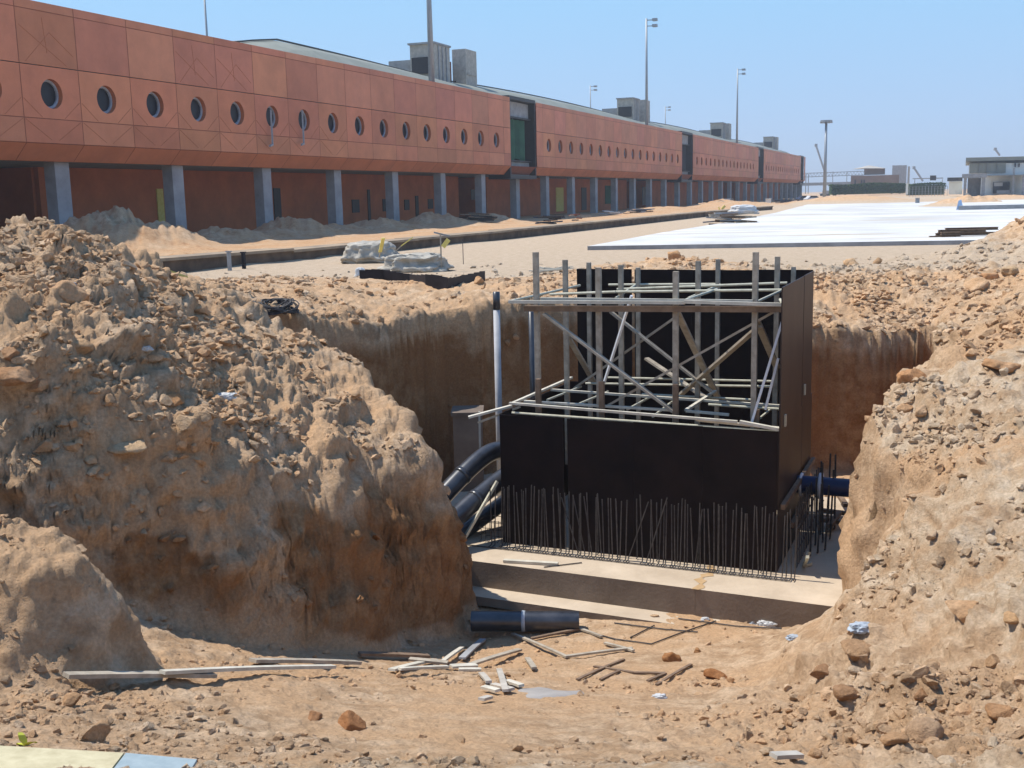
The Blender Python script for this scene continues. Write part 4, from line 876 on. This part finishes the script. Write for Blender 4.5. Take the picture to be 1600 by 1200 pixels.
# scaffold inside the formwork
t = thing('timber_scaffold', BX(2.4, 1.8, ZB), 'timber and tube scaffold frame braced inside the black formwork', 'scaffold')
SF, SMID, SB = .38, 1.85, 3.3
def post(u, v, s, zb, wd=.085, mt=WOOD, du=0):
    top = bxs(u, v, s); bot = Vector((top.x+du, top.y, zb)); m = MB(); m.bar(bot, top, wd, wd, up=bS); part(m, 'post', mt, t)
for u, v, s in ((837, 394, SF), (935, 418, SF), (1056, 424, SF), (1181, 394, SF)): post(u, v, s, -4.25, .09)
for u, v, s in ((883, 406, SMID), (970, 414, SMID), (1091, 408, SMID), (1215, 401, SMID)): post(u, v, s, -5.2, .085)
for u, v, s in ((920, 410, SB), (997, 418, SB), (1122, 405, SB), (1240, 417, SB)): post(u, v, s, -5.6, .08)
for u, v in ((841, 592), (940, 596), (1056, 600), (1183, 640)):
    p = bxs(u, v, SF-.1); m = MB(); m.bar(Vector((p.x, p.y, ZB)), p, .085, .085, up=bS); part(m, 'post', WOODB, t)
def rail(u0, v0, s0, u1, v1, s1, wd=.05, mt=WOODP, nm='rail', th=None):
    m = MB(); a, b2 = bxs(u0, v0, s0), bxs(u1, v1, s1)
    if mt is STEEL: m.tube([a, b2], wd/2, 8)
    else: m.bar(a, b2, wd, th or wd)
    part(m, nm, mt, t)
for r_ in ((795, 471.5, .15, 1070, 473, .2), (845, 467, .3, 1176, 471, .3), (1069, 471.5, .18, 1223, 476, .18)): rail(*r_, .055, WOODP)
rail(820, 482, .30, 1223, 483, .30, .10, WOODB, 'ledger')
for r_ in ((796, 471, .15, 906, 446, 3.2), (859, 460, 1.7, 962, 456, 1.7), (960, 456, 1.75, 1223, 453, 1.75), (964, 452, 2.5, 1230, 442, 2.7), (951, 445, 3.3, 1120, 444, 3.3), (1120, 452, 1.9, 1062, 472, .3), (1223, 453, 1.9, 1182, 472, .4), (992, 446, 3, 962, 466, 1.6), (1125, 445, 3.2, 1075, 466, 1.8), (1219, 468, .3, 1223, 474, .1)): rail(*r_, .05, STEEL)
for r_ in ((796, 630, -.02, 1152, 659, -.02), (1088, 656, .06, 1218, 669, .06), (819, 627, .35, 1052, 641, .35), (799, 631, .0, 893, 590, 2.3), (861, 609, 1.4, 1218, 634, 1.4), (1072, 642, .5, 1139, 648, .5), (1072, 641, .5, 1118, 611, 2.2)): rail(*r_, .06, WOODP, 'rail', .04)
for r_ in ((915, 599, 2.7, 1212, 604, 2.7), (1107, 632, 1.2, 1217, 639, 1.2), (1188, 653, .7, 1206, 638, 1.3), (855, 625, .7, 908, 604, 2.0), (905, 631, .5, 950, 612, 1.6), (980, 640, .5, 1020, 618, 1.9), (1020, 651, .3, 1050, 628, 1.5), (950, 590, 3.0, 1215, 596, 3.0), (1003, 616, 2, 1180, 625, 2), (800, 645, .05, 1215, 674, .05)): rail(*r_, .045, STEEL)
for r_ in ((850, 490, .30, 1052, 643, .30), (1222, 480, .46, 938, 640, .46), (954, 487, 1.76, 1112, 612, 1.76), (1062, 491, 1.94, 898, 606, 1.94), (1056, 484, .5, 1122, 622, 2.6), (1186, 510, .5, 1062, 618, 2.2), (1182, 500, .5, 1214, 574, 1.9), (884, 520, 2.0, 930, 600, 3.1), (1100, 620, 2.5, 1010, 560, 3.2)): rail(*r_, .12, WOOD, 'brace', .04)
for r_ in ((987, 462, .6, 944, 598, 1.2), (1223, 500, .2, 1174, 662, .2), (1216, 560, .3, 1196, 640, .3)): rail(*r_, .04, WHT, 'brace')
m = MB(); m.bar(bxs(1156, 659, -.02), bxs(1218, 671, -.02), .08, .05); part(m, 'rail', WOODP, t)

# reinforcement
t = thing('rebar_cage', BX(2.4, -.3, ZB), 'rows of dark starter bars standing in front of the black formwork', 'rebar')
RC = random.Random(3); nb = 0
def rbar(e, s, h_, le=0, ls=0, foot=-.14, r_=.011):
    m = MB(); b0 = BX(e, s, ZB+.03); pts = [b0+bS*foot, b0+bS*foot*.15, b0+Vector((0, 0, .03)), BX(e+le, s+ls, ZB+h_)]; m.tube(pts, r_, 5); part(m, 'bar', REBAR, t)
for k in range(74):
    e = -.1+k*(LE+.45)/73+RC.uniform(-.025, .025)
    if k in (36, 37): continue
    le = RC.uniform(-.05, .05) if RC.random() < .93 else RC.uniform(-.16, .16); h_ = 1.14+RC.uniform(-.10, .08)
    if k in (22, 24, 26, 28): le = -.3+.04*(k-22)
    if k in (35, 37, 39): le = .36
    rbar(e, -.26, h_, le, RC.uniform(-.01, .03))
for k in range(14): rbar(.1+k*.36, -.12, 1.1+RC.uniform(-.06, .06), RC.uniform(-.03, .03), 0, -.05)
for k in range(16): rbar(LE+.30, .1+k*.22, 1.15+RC.uniform(-.05, .05), 0, 0, -.05, .011)
for k in range(9): rbar(LE+.42+.10*(k % 3), 1.0+k*.22, 1.15+.05*k+RC.uniform(-.1, .1), RC.uniform(-.05, .05), 0, -.05, .018)
for k in range(5): rbar(-.42+k*.09, -.05, .42, 0, 0, -.1, .006)
for (e0, s0, e1, s1, z_) in ((-.6, -.40, LE+.3, -.40, .02),):
    m = MB(); m.tube([BX(e0, s0, ZB+z_), BX(e1, s1, ZB+z_)], .011 if z_ < .1 else .006, 6); part(m, 'tie_bar', REBAR, t)
for z_ in (.12, .26, .40):
    m = MB(); m.tube([BX(-.45, -.05, ZB+z_), BX(0, -.05, ZB+z_), BX(.0, .3, ZB+z_), BX(-.45, .3, ZB+z_), BX(-.45, -.05, ZB+z_)], .007, 5); part(m, 'tie_bar', REBAR, t)
for z_ in (.35, .75): m = MB(); m.tube([BX(LE+.32, 0, ZB+z_), BX(LE+.32, 3.5, ZB+z_)], .01, 5); part(m, 'tie_bar', REBAR, t)
def pipe(name, pts, r, mt, lab, cat='pipe', n=20, grp=None, collars=(), cm=BLK):
    P_ = [Vector(p) for p in pts]; Q = []
    for i in range(len(P_)-1):     # catmull-rom through the points
        p0 = P_[max(i-1, 0)]; p1 = P_[i]; p2 = P_[i+1]; p3 = P_[min(i+2, len(P_)-1)]
        for j in range(6):
            s_ = j/6; Q.append(.5*((2*p1)+(p2-p0)*s_+(2*p0-5*p1+4*p2-p3)*s_*s_+(3*p1-p0-3*p2+p3)*s_**3))
    Q.append(P_[-1]); t = thing(name, P_[0], lab, cat, grp)
    m = MB(); m.tube(Q, r, n, cap=False); m.tube([Q[-1]+(Q[-2]-Q[-1]).normalized()*.08, Q[-1]+(Q[-2]-Q[-1]).normalized()*.10], r*.97, n); m.tube([Q[0]+(Q[1]-Q[0]).normalized()*.1, Q[0]+(Q[1]-Q[0]).normalized()*.12], r*.97, n); part(m, 'pipe_wall', mt, t, True)
    for c_, w_, k_ in collars:
        i = int(c_*(len(Q)-1)); d = (Q[min(i+1, len(Q)-1)]-Q[i-1]).normalized(); m = MB(); m.tube([Q[i]-d*w_/2, Q[i]+d*w_/2], r*k_, n); part(m, 'collar', cm, t, True)
    return t
def yp(l, Y): return [atY(u, v, Y-.012*(800-u)) for u, v in l]
pipe('pipe', yp([(830, 705), (790, 703), (765, 708), (738, 728), (706, 760), (672, 797), (640, 832), (615, 862)], 21.3), .18, BLK, 'upper black pipe with an elbow curving out of the left side of the formwork', grp='black pipes left of the formwork', collars=((.52, .1, 1.06),))
pipe('pipe', yp([(835, 715), (790, 744), (750, 775), (715, 806), (680, 838), (650, 868)], 20.5), .18, BLK, 'middle black pipe sloping down straight from the left side of the formwork', grp='black pipes left of the formwork', collars=((.45, .1, 1.06),))
pipe('pipe', yp([(835, 750), (790, 783), (750, 812), (715, 838), (690, 856), (660, 880)], 21.0), .15, BLK, 'lowest black pipe half hidden beneath the middle one on the base slab', grp='black pipes left of the formwork')
a = atY(905, 970.5, 16.95); d = Vector((-1, .06, 0)).normalized()
pipe('pipe', [a+d*1.75, a+d*1.2, a+d*.6, a], .165, BLK, 'loose black pipe with a white band lying on the pit floor', collars=((.50, .06, 1.03),), cm=GSC)
b_ = BX(LE-.2, 2.1, 0); z_ = atY(1290, 749, b_.y+.2).z
pipe('pipe', [BX(LE-.3, 2.1, z_), BX(LE+.6, 2.1, z_), BX(LE+1.6, 2.1, z_), BX(LE+3.4, 2.1, z_)], .165, BLUE, 'blue pipe with a flanged collar leaving the right side of the formwork', collars=((.28, .06, 1.45), (.31, .05, 1.2), (.20, .04, 1.3)), cm=WHT)
a = atY(779, 650, 22.8); b2 = atY(776, 484, 22.8); c_ = atY(775.5, 456, 22.8); a.z = -6.9
t = thing('vent_pipe', a, 'white upright pipe with a black top standing behind the left end of the formwork', 'pipe')
m = MB(); m.tube([a, b2], .07, 14); part(m, 'shaft', VNT, t, True); m = MB(); m.tube([b2+Vector((0, 0, .002)), c_], .073, 14); part(m, 'black_end', BLK, t, True)
a = atY(830, 487, 24.3); m = MB(); m.tube([Vector((a.x, a.y, -6.7)), a], .065, 12); tag(m.build('vent_pipe', BLK, smooth=True), 'dark upright pipe against the back wall beside the left scaffold posts', 'pipe')
# old concrete pier, boards round the corner, floor clutter
a = atY(710, 730, 23.4); b2 = atY(752, 648, 23.4); m = MB(); m.bx(a.x, b2.x, 23.4, 24.2, -6.9, b2.z-.02); m.bx(a.x-.04, b2.x+.04, 23.36, 24.2, b2.z-.018, b2.z+.06); tag(m.build('concrete_pier', PIER), 'grey concrete pier in shade behind the black pipes', 'pier')
def loose(u0, v0, Y0, u1, v1, Y1, wd, th, mt, lab, name='board', cat='board', grp=None):
    m = MB(); m.bar(atY(u0, v0, Y0), atY(u1, v1, Y1), wd, th); return tag(m.build(name, mt), lab, cat, grp)
loose(732, 652, 19.9, 800, 634, 20.0, .10, .04, WOODP, 'pale board poking out left from the near corner of the formwork')
loose(748, 660, 20.6, 812, 636, 20.2, .08, .04, WOOD, 'weathered board crossing under the pale one at the formwork corner')
loose(749, 643, 21.2, 750, 700, 21.2, .04, .04, WOODP, 'thin upright stick left of the formwork corner', 'stick', 'stick')
loose(721, 849, 19.3, 777, 752, 19.7, .05, .05, STEEL, 'grey prop leaning from the slab against the left formwork edge', 'prop', 'prop')
a = onz(787, 876, ZB+.03); b2 = onz(872, 881, ZB+.03); m = MB(); m.bar(a, b2, .09, .045); tag(m.build('batten', WOODP), 'pale batten lying on the base slab before the starter bars', 'batten')
a = onz(850, 886, ZB+.015); b2 = onz(909, 879, ZB+.015); m = MB(); m.tube([a, b2], .01, 6); tag(m.build('loose_bar', REBAR), 'short steel bar lying beside the pale batten on the slab', 'rebar')
for i, (u0, v0, u1, v1, lab) in enumerate(((1281, 797, 1330, 803, 'upper dark timber lying on the slab beneath the blue pipe'), (1283, 812, 1330, 818, 'lower dark timber lying on the slab beneath the blue pipe'), (1296, 822, 1312, 800, 'short timber laid across the two dark ones beneath the blue pipe'), (1309, 770, 1322, 790, 'small slanting strut under the blue pipe next to the earth bank'))):
    a = onz(u0, v0, ZB+.1+.04*i); b2 = onz(u1, v1, ZB+.1+.04*i); m = MB(); m.bar(a, b2, .10, .07); tag(m.build('timber', WOODB), lab, 'timber')
a = onz(1256, 884, ZB+.02); m = MB()
for u, v, z_ in ((1264, 862, .25), (1268, 880, .05), (1262, 870, .35)): m.bar(a, onz(u, v, ZB+z_), .05)
tag(m.build('steel_prop', STEEL), 'small pale steel prop foot in the shadow right of the formwork', 'prop')

# floor debris
plank(104, 1068, 335, 1066, .115, .04, WOOD, 'long grey pole lying across the dirt at the lower left', 'plank', lift=.06)
plank(255, 1068, 522, 1056, .085, .035, WOODP, 'bleached plank overlapping the long grey pole', lift=.10)
plank(395, 1041, 560, 1043, .12, .04, WOOD, 'weathered plank just above the bleached one at the cliff foot', lift=.05)
plank(562, 1028, 670, 1031, .10, .04, WOODB, 'brown plank against the foot of the earth cliff', lift=.04)
for u0, v0, u1, v1, wd, mt, lab in ((612, 1052, 680, 1036, .10, WOODP, 'short pale board at the left of the wood scraps below the cliff'), (640, 1040, 700, 1046, .08, WOOD, 'flat grey board in the wood scraps below the cliff'), (692, 1040, 722, 1018, .07, WOODP, 'pale stick standing up among the wood scraps'), (722, 1034, 755, 1004, .10, CONCG, 'grey board leaning toward the pipe from the wood scraps'), (735, 1044, 812, 1020, .09, WOOD, 'long grey board at the right of the wood scraps'), (705, 1048, 745, 1046, .10, WOODP, 'broad pale offcut in front of the wood scraps'), (625, 1056, 700, 1052, .06, WOODP, 'narrow pale lath along the front of the wood scraps'), (717, 1052, 752, 1052, .06, WOODP, 'small lath at the front right of the wood scraps')):
    plank(u0, v0, u1, v1, wd, .03, mt, lab, 'board', 'board', lift=.03+rnd.random()*.06, grp='wood scraps at the cliff foot')
for u0, v0, u1, v1, lab in ((800, 993, 886, 1030, 'yellowish lath running from the black pipe down to the right'), (886, 1029, 988, 1016, 'long lath closing the corner of the loose frame'), (830, 1001, 905, 986, 'brown lath lying just below the loose pipe'), (905, 985, 940, 998, 'short lath right of the end of the loose pipe'), (945, 1008, 990, 1020, 'thin lath ending at the right corner of the loose frame')):
    plank(u0, v0, u1, v1, .05, .03, WOOD if 'brown' not in lab else WOODB, lab, 'lath', 'lath', lift=.02, grp='laths on the pit floor')
for u0, v0, u1, v1, lab in ((902, 1064, 975, 1032, 'thin dark lath pointing up right at the middle of the pit floor'), (928, 1043, 990, 1053, 'thin stick crossing the dark lath'), (938, 1064, 968, 1050, 'short stick near the cement patch'), (1012, 1066, 1040, 1054, 'short lath right of the crossed sticks'), (1026, 1072, 1080, 1040, 'slanting lath below the brown stone on the floor'), (990, 1053, 1040, 1054, 'straight thin stick between the crossed sticks and the slanting lath')):
    plank(u0, v0, u1, v1, .04, .02, WOODB, lab, 'stick', 'stick', lift=.01, grp='sticks on the pit floor')
for u0, v0, u1, v1, lab in ((752, 1058, 764, 1072, 'left white chip of the little wood pile by the cement patch'), (780, 1052, 790, 1086, 'tall white offcut standing in the little wood pile'), (770, 1076, 800, 1084, 'flat white chip at the bottom of the little wood pile'), (792, 1070, 815, 1078, 'grey chip at the right of the little wood pile'), (824, 1034, 835, 1050, 'lone white offcut above the cement patch'), (755, 1080, 778, 1086, 'small pale chip at the lower left of the little pile'), (752, 1100, 766, 1096, 'tiny grey offcut below the little wood pile'), (1208, 1192, 1250, 1190, 'flat grey offcut near the lower edge')):
    plank(u0, v0, u1, v1, .075, .03, rnd.choice([WOODP, WOOD, CONC]), lab, 'offcut', 'offcut', lift=.04, grp='pale offcuts on the floor')
# cement patch
c = hit(852, 1083); V = []; n_ = 40
for rr_ in (0, .5, .85, 1):
    for k in range(n_ if rr_ else 1):
        an = 2*math.pi*k/n_; R_ = rr_*(1+.22*math.sin(an*3+1)+.12*math.sin(an*5)); x = c.x+R_*.36*math.cos(an)+.03; y = c.y+R_*.42*math.sin(an)
        V.append((x, y, drop(x, y)+(.018 if rr_ < .9 else -.01)))
F_ = [(0, 1+k, 1+(k+1) % n_) for k in range(n_)]+[(1+r_*n_+k, 1+(r_+1)*n_+k, 1+(r_+1)*n_+(k+1) % n_, 1+r_*n_+(k+1) % n_) for r_ in range(2) for k in range(n_)]
m = MB(); m.add(V, F_); tag(m.build('cement_patch', WAT, smooth=True), 'smooth grey patch of spilt cement on the pit floor', 'cement patch')
# thin mesh of wires on the floor at the right
t = thing('wire_grid', hit(1060, 1000), 'sagging grid of thin rebar lying on the pit floor in front of the base', 'wire mesh')
for l in ([(905, 985), (960, 1000), (1018, 1008), (1060, 992), (1130, 968)], [(960, 975), (1040, 985), (1100, 990)], [(985, 998), (1030, 975)], [(1060, 968), (1150, 980), (1235, 985)]):
    pts = []
    for (u0, v0), (u1, v1) in zip(l, l[1:]):
        for k in range(6): pts.append(hit(u0+(u1-u0)*k/6, v0+(v1-v0)*k/6)+Vector((0, 0, .02)))
    m = MB(); m.tube(pts, .011, 5); part(m, 'wire', REBAR, t)
# scraps
for u, v, sx, lab in ((1102, 969, .05, 'small white scrap at the foot of the base slab, left one'), (1203, 977, .16, 'crumpled white plastic at the foot of the base slab'), (1180, 974, .07, 'bluish scrap beside the crumpled white plastic'), (1240, 998, .07, 'flat pale scrap where the floor meets the right bank'), (1030, 1091, .06, 'white scrap on the floor below the slanting lath'), (228, 547, .07, 'small white scrap on the rubble of the left mound'), (355, 623, .13, 'long white scrap on the crest above the earth cliff'), (110, 446, .06, 'white fleck near the big round boulder'), (1348, 983, .10, 'blue grey scrap of plastic on the right bank')):
    c = hit(u, v); sack(c+Vector((0, 0, .02)), sx, sx*.6, sx*.4, int(u), (GSC if ('grey' in lab or 'bluish' in lab or 'pale' in lab) else BAG), 'scrap', lab, 'scrap', folds=.5)
# rocks worth pointing at
for i, (u, v, px, lab, tn, fl) in enumerate((
 (108, 468, 60, 'largest rounded boulder near the top of the left mound', (1.05, 1, .97), .8), (30, 590, 95, 'long reddish slab of earth at the left edge of the mound', (.95, .8, .7), .35), (20, 555, 40, 'dark red lump at the left frame edge above the long slab', (.85, .7, .6), .6),
 (125, 548, 44, 'pale lump in the middle of the left mound', (1.1, 1.08, 1.02), .7), (60, 605, 36, 'tan stone right of the long reddish slab', (1.1, 1, .9), .6), (262, 492, 44, 'flat brown rock under the crest of the left mound', (.9, .78, .68), .5), (238, 565, 40, 'brown rock beside the white scrap on the left mound', (1, .88, .78), .6),
 (275, 628, 44, 'orange rock in the rubble above the shaded hollow', (1, .82, .66), .6), (290, 665, 34, 'grey stone left of the pair above the shaded hollow', (1.1, 1.12, 1.12), .8), (318, 655, 30, 'grey stone right of the pair above the shaded hollow', (1.05, 1.07, 1.07), .8), (70, 700, 34, 'angular stone low on the left mound', (1, .95, .9), .7),
 (200, 700, 60, 'grey flat slab lying above the shaded cliff at the left', (1.05, 1.12, 1.15), .35), (548, 1136, 42, 'reddish brown stone at the lower left centre of the foreground', (1, .78, .62), .75), (150, 1160, 56, 'large angular rock beside the yellow board at the bottom left', (1, .92, .84), .85), (110, 1100, 40, 'clod left of the end of the grey pole', (.98, .9, .82), .7), (490, 1122, 26, 'small brown stone left of the reddish brown one', (.95, .8, .7), .7),
 (1050, 1032, 30, 'brown stone on the flat of the pit floor', (.9, .68, .5), .8), (1122, 1060, 38, 'brown clod at the foot of the right slope', (.98, .8, .65), .7), (1090, 1018, 18, 'small clod right of the brown stone on the floor', (.95, .8, .65), .6), (1285, 1056, 38, 'brown rock low on the right slope', (.85, .75, .68), .75), (1340, 1020, 62, 'broad pale rock halfway up the right slope', (1, .93, .86), .5), (1322, 1088, 40, 'dark brown rock below the broad pale one on the right slope', (.85, .76, .7), .7),
 (1505, 958, 58, 'big pale boulder high on the right slope', (1.08, 1.0, .92), .65), (1580, 968, 36, 'brown stone right of the big pale boulder', (1, .88, .72), .5), (1462, 1046, 26, 'dark stone in the middle of the right slope', (.8, .72, .66), .8), (1372, 1063, 18, 'pale stone beside a grey one on the right slope', (1.15, 1.12, 1.1), .8), (1415, 1064, 26, 'grey stone right of the pale one on the slope', (.95, .95, .95), .7), (1438, 1088, 24, 'brown stone under the middle of the right slope', (.85, .72, .62), .7),
 (1395, 1160, 44, 'brown rock at the bottom of the right slope', (.9, .78, .66), .6), (1447, 1155, 56, 'large grey boulder at the bottom of the right slope', (.95, .95, .98), .8), (1560, 1115, 44, 'long brown rock near the right edge', (.9, .75, .62), .5), (1272, 1180, 26, 'small rock at the lower edge right of centre', (.9, .82, .74), .6), (1550, 1035, 30, 'upright dark stone near the right edge', (.85, .78, .7), .7),
 (1424, 598, 48, 'large orange boulder perched on the rim of the right bank', (1, .8, .64), .85), (1438, 644, 22, 'small grey stone under the perched boulder', (1, 1, 1), .8), (1418, 640, 34, 'rounded stone left of the small grey one on the bank', (1, .95, .9), .7), (1560, 575, 60, 'long flat rock on the upper right bank', (1.02, .88, .76), .45), (1548, 437, 28, 'orange stone among grey ones at the foot of the sand heap', (1.05, .85, .7), .9), (1525, 450, 34, 'pale block left of the orange stone below the sand heap', (1.1, 1.05, 1), .6), (1578, 425, 26, 'grey stone right of the orange one below the sand heap', (.9, .95, .95), .7),
 (1330, 415, 34, 'pale clod on the berm behind the right end of the formwork', (1.05, 1, .93), .6), (1370, 412, 22, 'dark clod next to the pale one on the berm', (.85, .8, .74), .7), (1052, 405, 34, 'rounded clod at the top of the berm behind the scaffold', (1, .88, .76), .7), (748, 442, 24, 'round tan stone at the right end of the black sheet', (1.1, 1, .9), .9), (534, 440, 18, 'small dark clod left of the black sheet', (.85, .72, .6), .6), (468, 455, 20, 'flat clod on the sand mound left of the pit rim', (.9, .78, .66), .5))):
    big_rock(u, v, px, lab, tint=tn, flat=fl, seed=200+i, sink=.3)
# boards at the very bottom left
a = hit(-60, 1180); b2 = hit(205, 1193); dz = .05
def board4(pts, mt, lab, th=.02, lift=.05):
    q = [hit(u, v) for u, v in pts]; cz = sum(p.z for p in q)/4; n_ = (q[1]-q[0]).cross(q[3]-q[0]).normalized(); n_ = n_ if n_.z > 0 else -n_
    q = [p+n_*lift for p in q]; m = MB(); m.hexa([p-n_*th for p in q]+q); return tag(m.build('board', mt), lab, 'board')
e1 = hit(-140, 1186); e2 = hit(196, 1205); e1.z += .05; e2.z += .05; dv = (e2-e1); bkv = Vector((dv.y, -dv.x, 0)).normalized()*.5+Vector((0, 0, .05)); up = Vector((0, 0, .02)); e1 += Vector((0, 0, .05)); e2 += Vector((0, 0, .05))
m = MB(); m.hexa([e1, e2, e2+bkv, e1+bkv, e1+up, e2+up, e2+bkv+up, e1+bkv+up]); tag(m.build('board', mat('yellow_board', (.40, .34, .20), .85, scale=9, col2=(.56, .49, .31), detail=10)), 'pale yellow board sprinkled with dirt in the bottom left corner', 'board')
e3 = e2+dv.normalized()*.012; e4 = e3+dv.normalized()*.42; e4.z -= .015
m = MB(); m.hexa([e3, e4, e4+bkv, e3+bkv, e3+up, e4+up, e4+bkv+up, e3+bkv+up]); tag(m.build('board', mat('blue_board', (.22, .28, .30), .8, scale=9, col2=(.33, .39, .40), detail=10)), 'light blue board touching the yellow one at the bottom edge', 'board')
c = hit(40, 1165); LEAF = mat('yellow_leaf', (.45, .48, .04), .6, col2=(.62, .60, .08)); m = MB()
for k, (an, L_) in enumerate(((1.9, .16), (.6, .10), (2.6, .09))):
    d = Vector((math.cos(an), .1, math.sin(an))); sd_ = Vector((.022, .01, -.004)); p = c
    for j in range(4):
        w0 = [.3, 1, .9, .5, 0.05][j]; w1 = [.3, 1, .9, .5, 0.05][j+1]; q_ = p+d*L_/4+Vector((0, .004*j, -.006*j*j)); m.quad(p-sd_*w0, p+sd_*w0, q_+sd_*w1, q_-sd_*w1); p = q_
tag(m.build('leaf', LEAF), 'bright yellow green leaf behind the yellow board', 'leaf')

# ------------------------------------------------------------------ dusty air
hz = MB().bx(-2700, 2700, -2700, 2700, -12, 45).build('haze', mat('air', (1, 1, 1))); tag(hz, kind='stuff')
hm = hz.data.materials[0]; ht = hm.node_tree; ht.nodes.clear(); pv = ht.nodes.new('ShaderNodeVolumePrincipled'); om = ht.nodes.new('ShaderNodeOutputMaterial')
pv.inputs['Color'].default_value = (.86, .90, .96, 1); pv.inputs['Density'].default_value = .00042; pv.inputs['Anisotropy'].default_value = .2
ht.links.new(pv.outputs[0], om.inputs['Volume'])
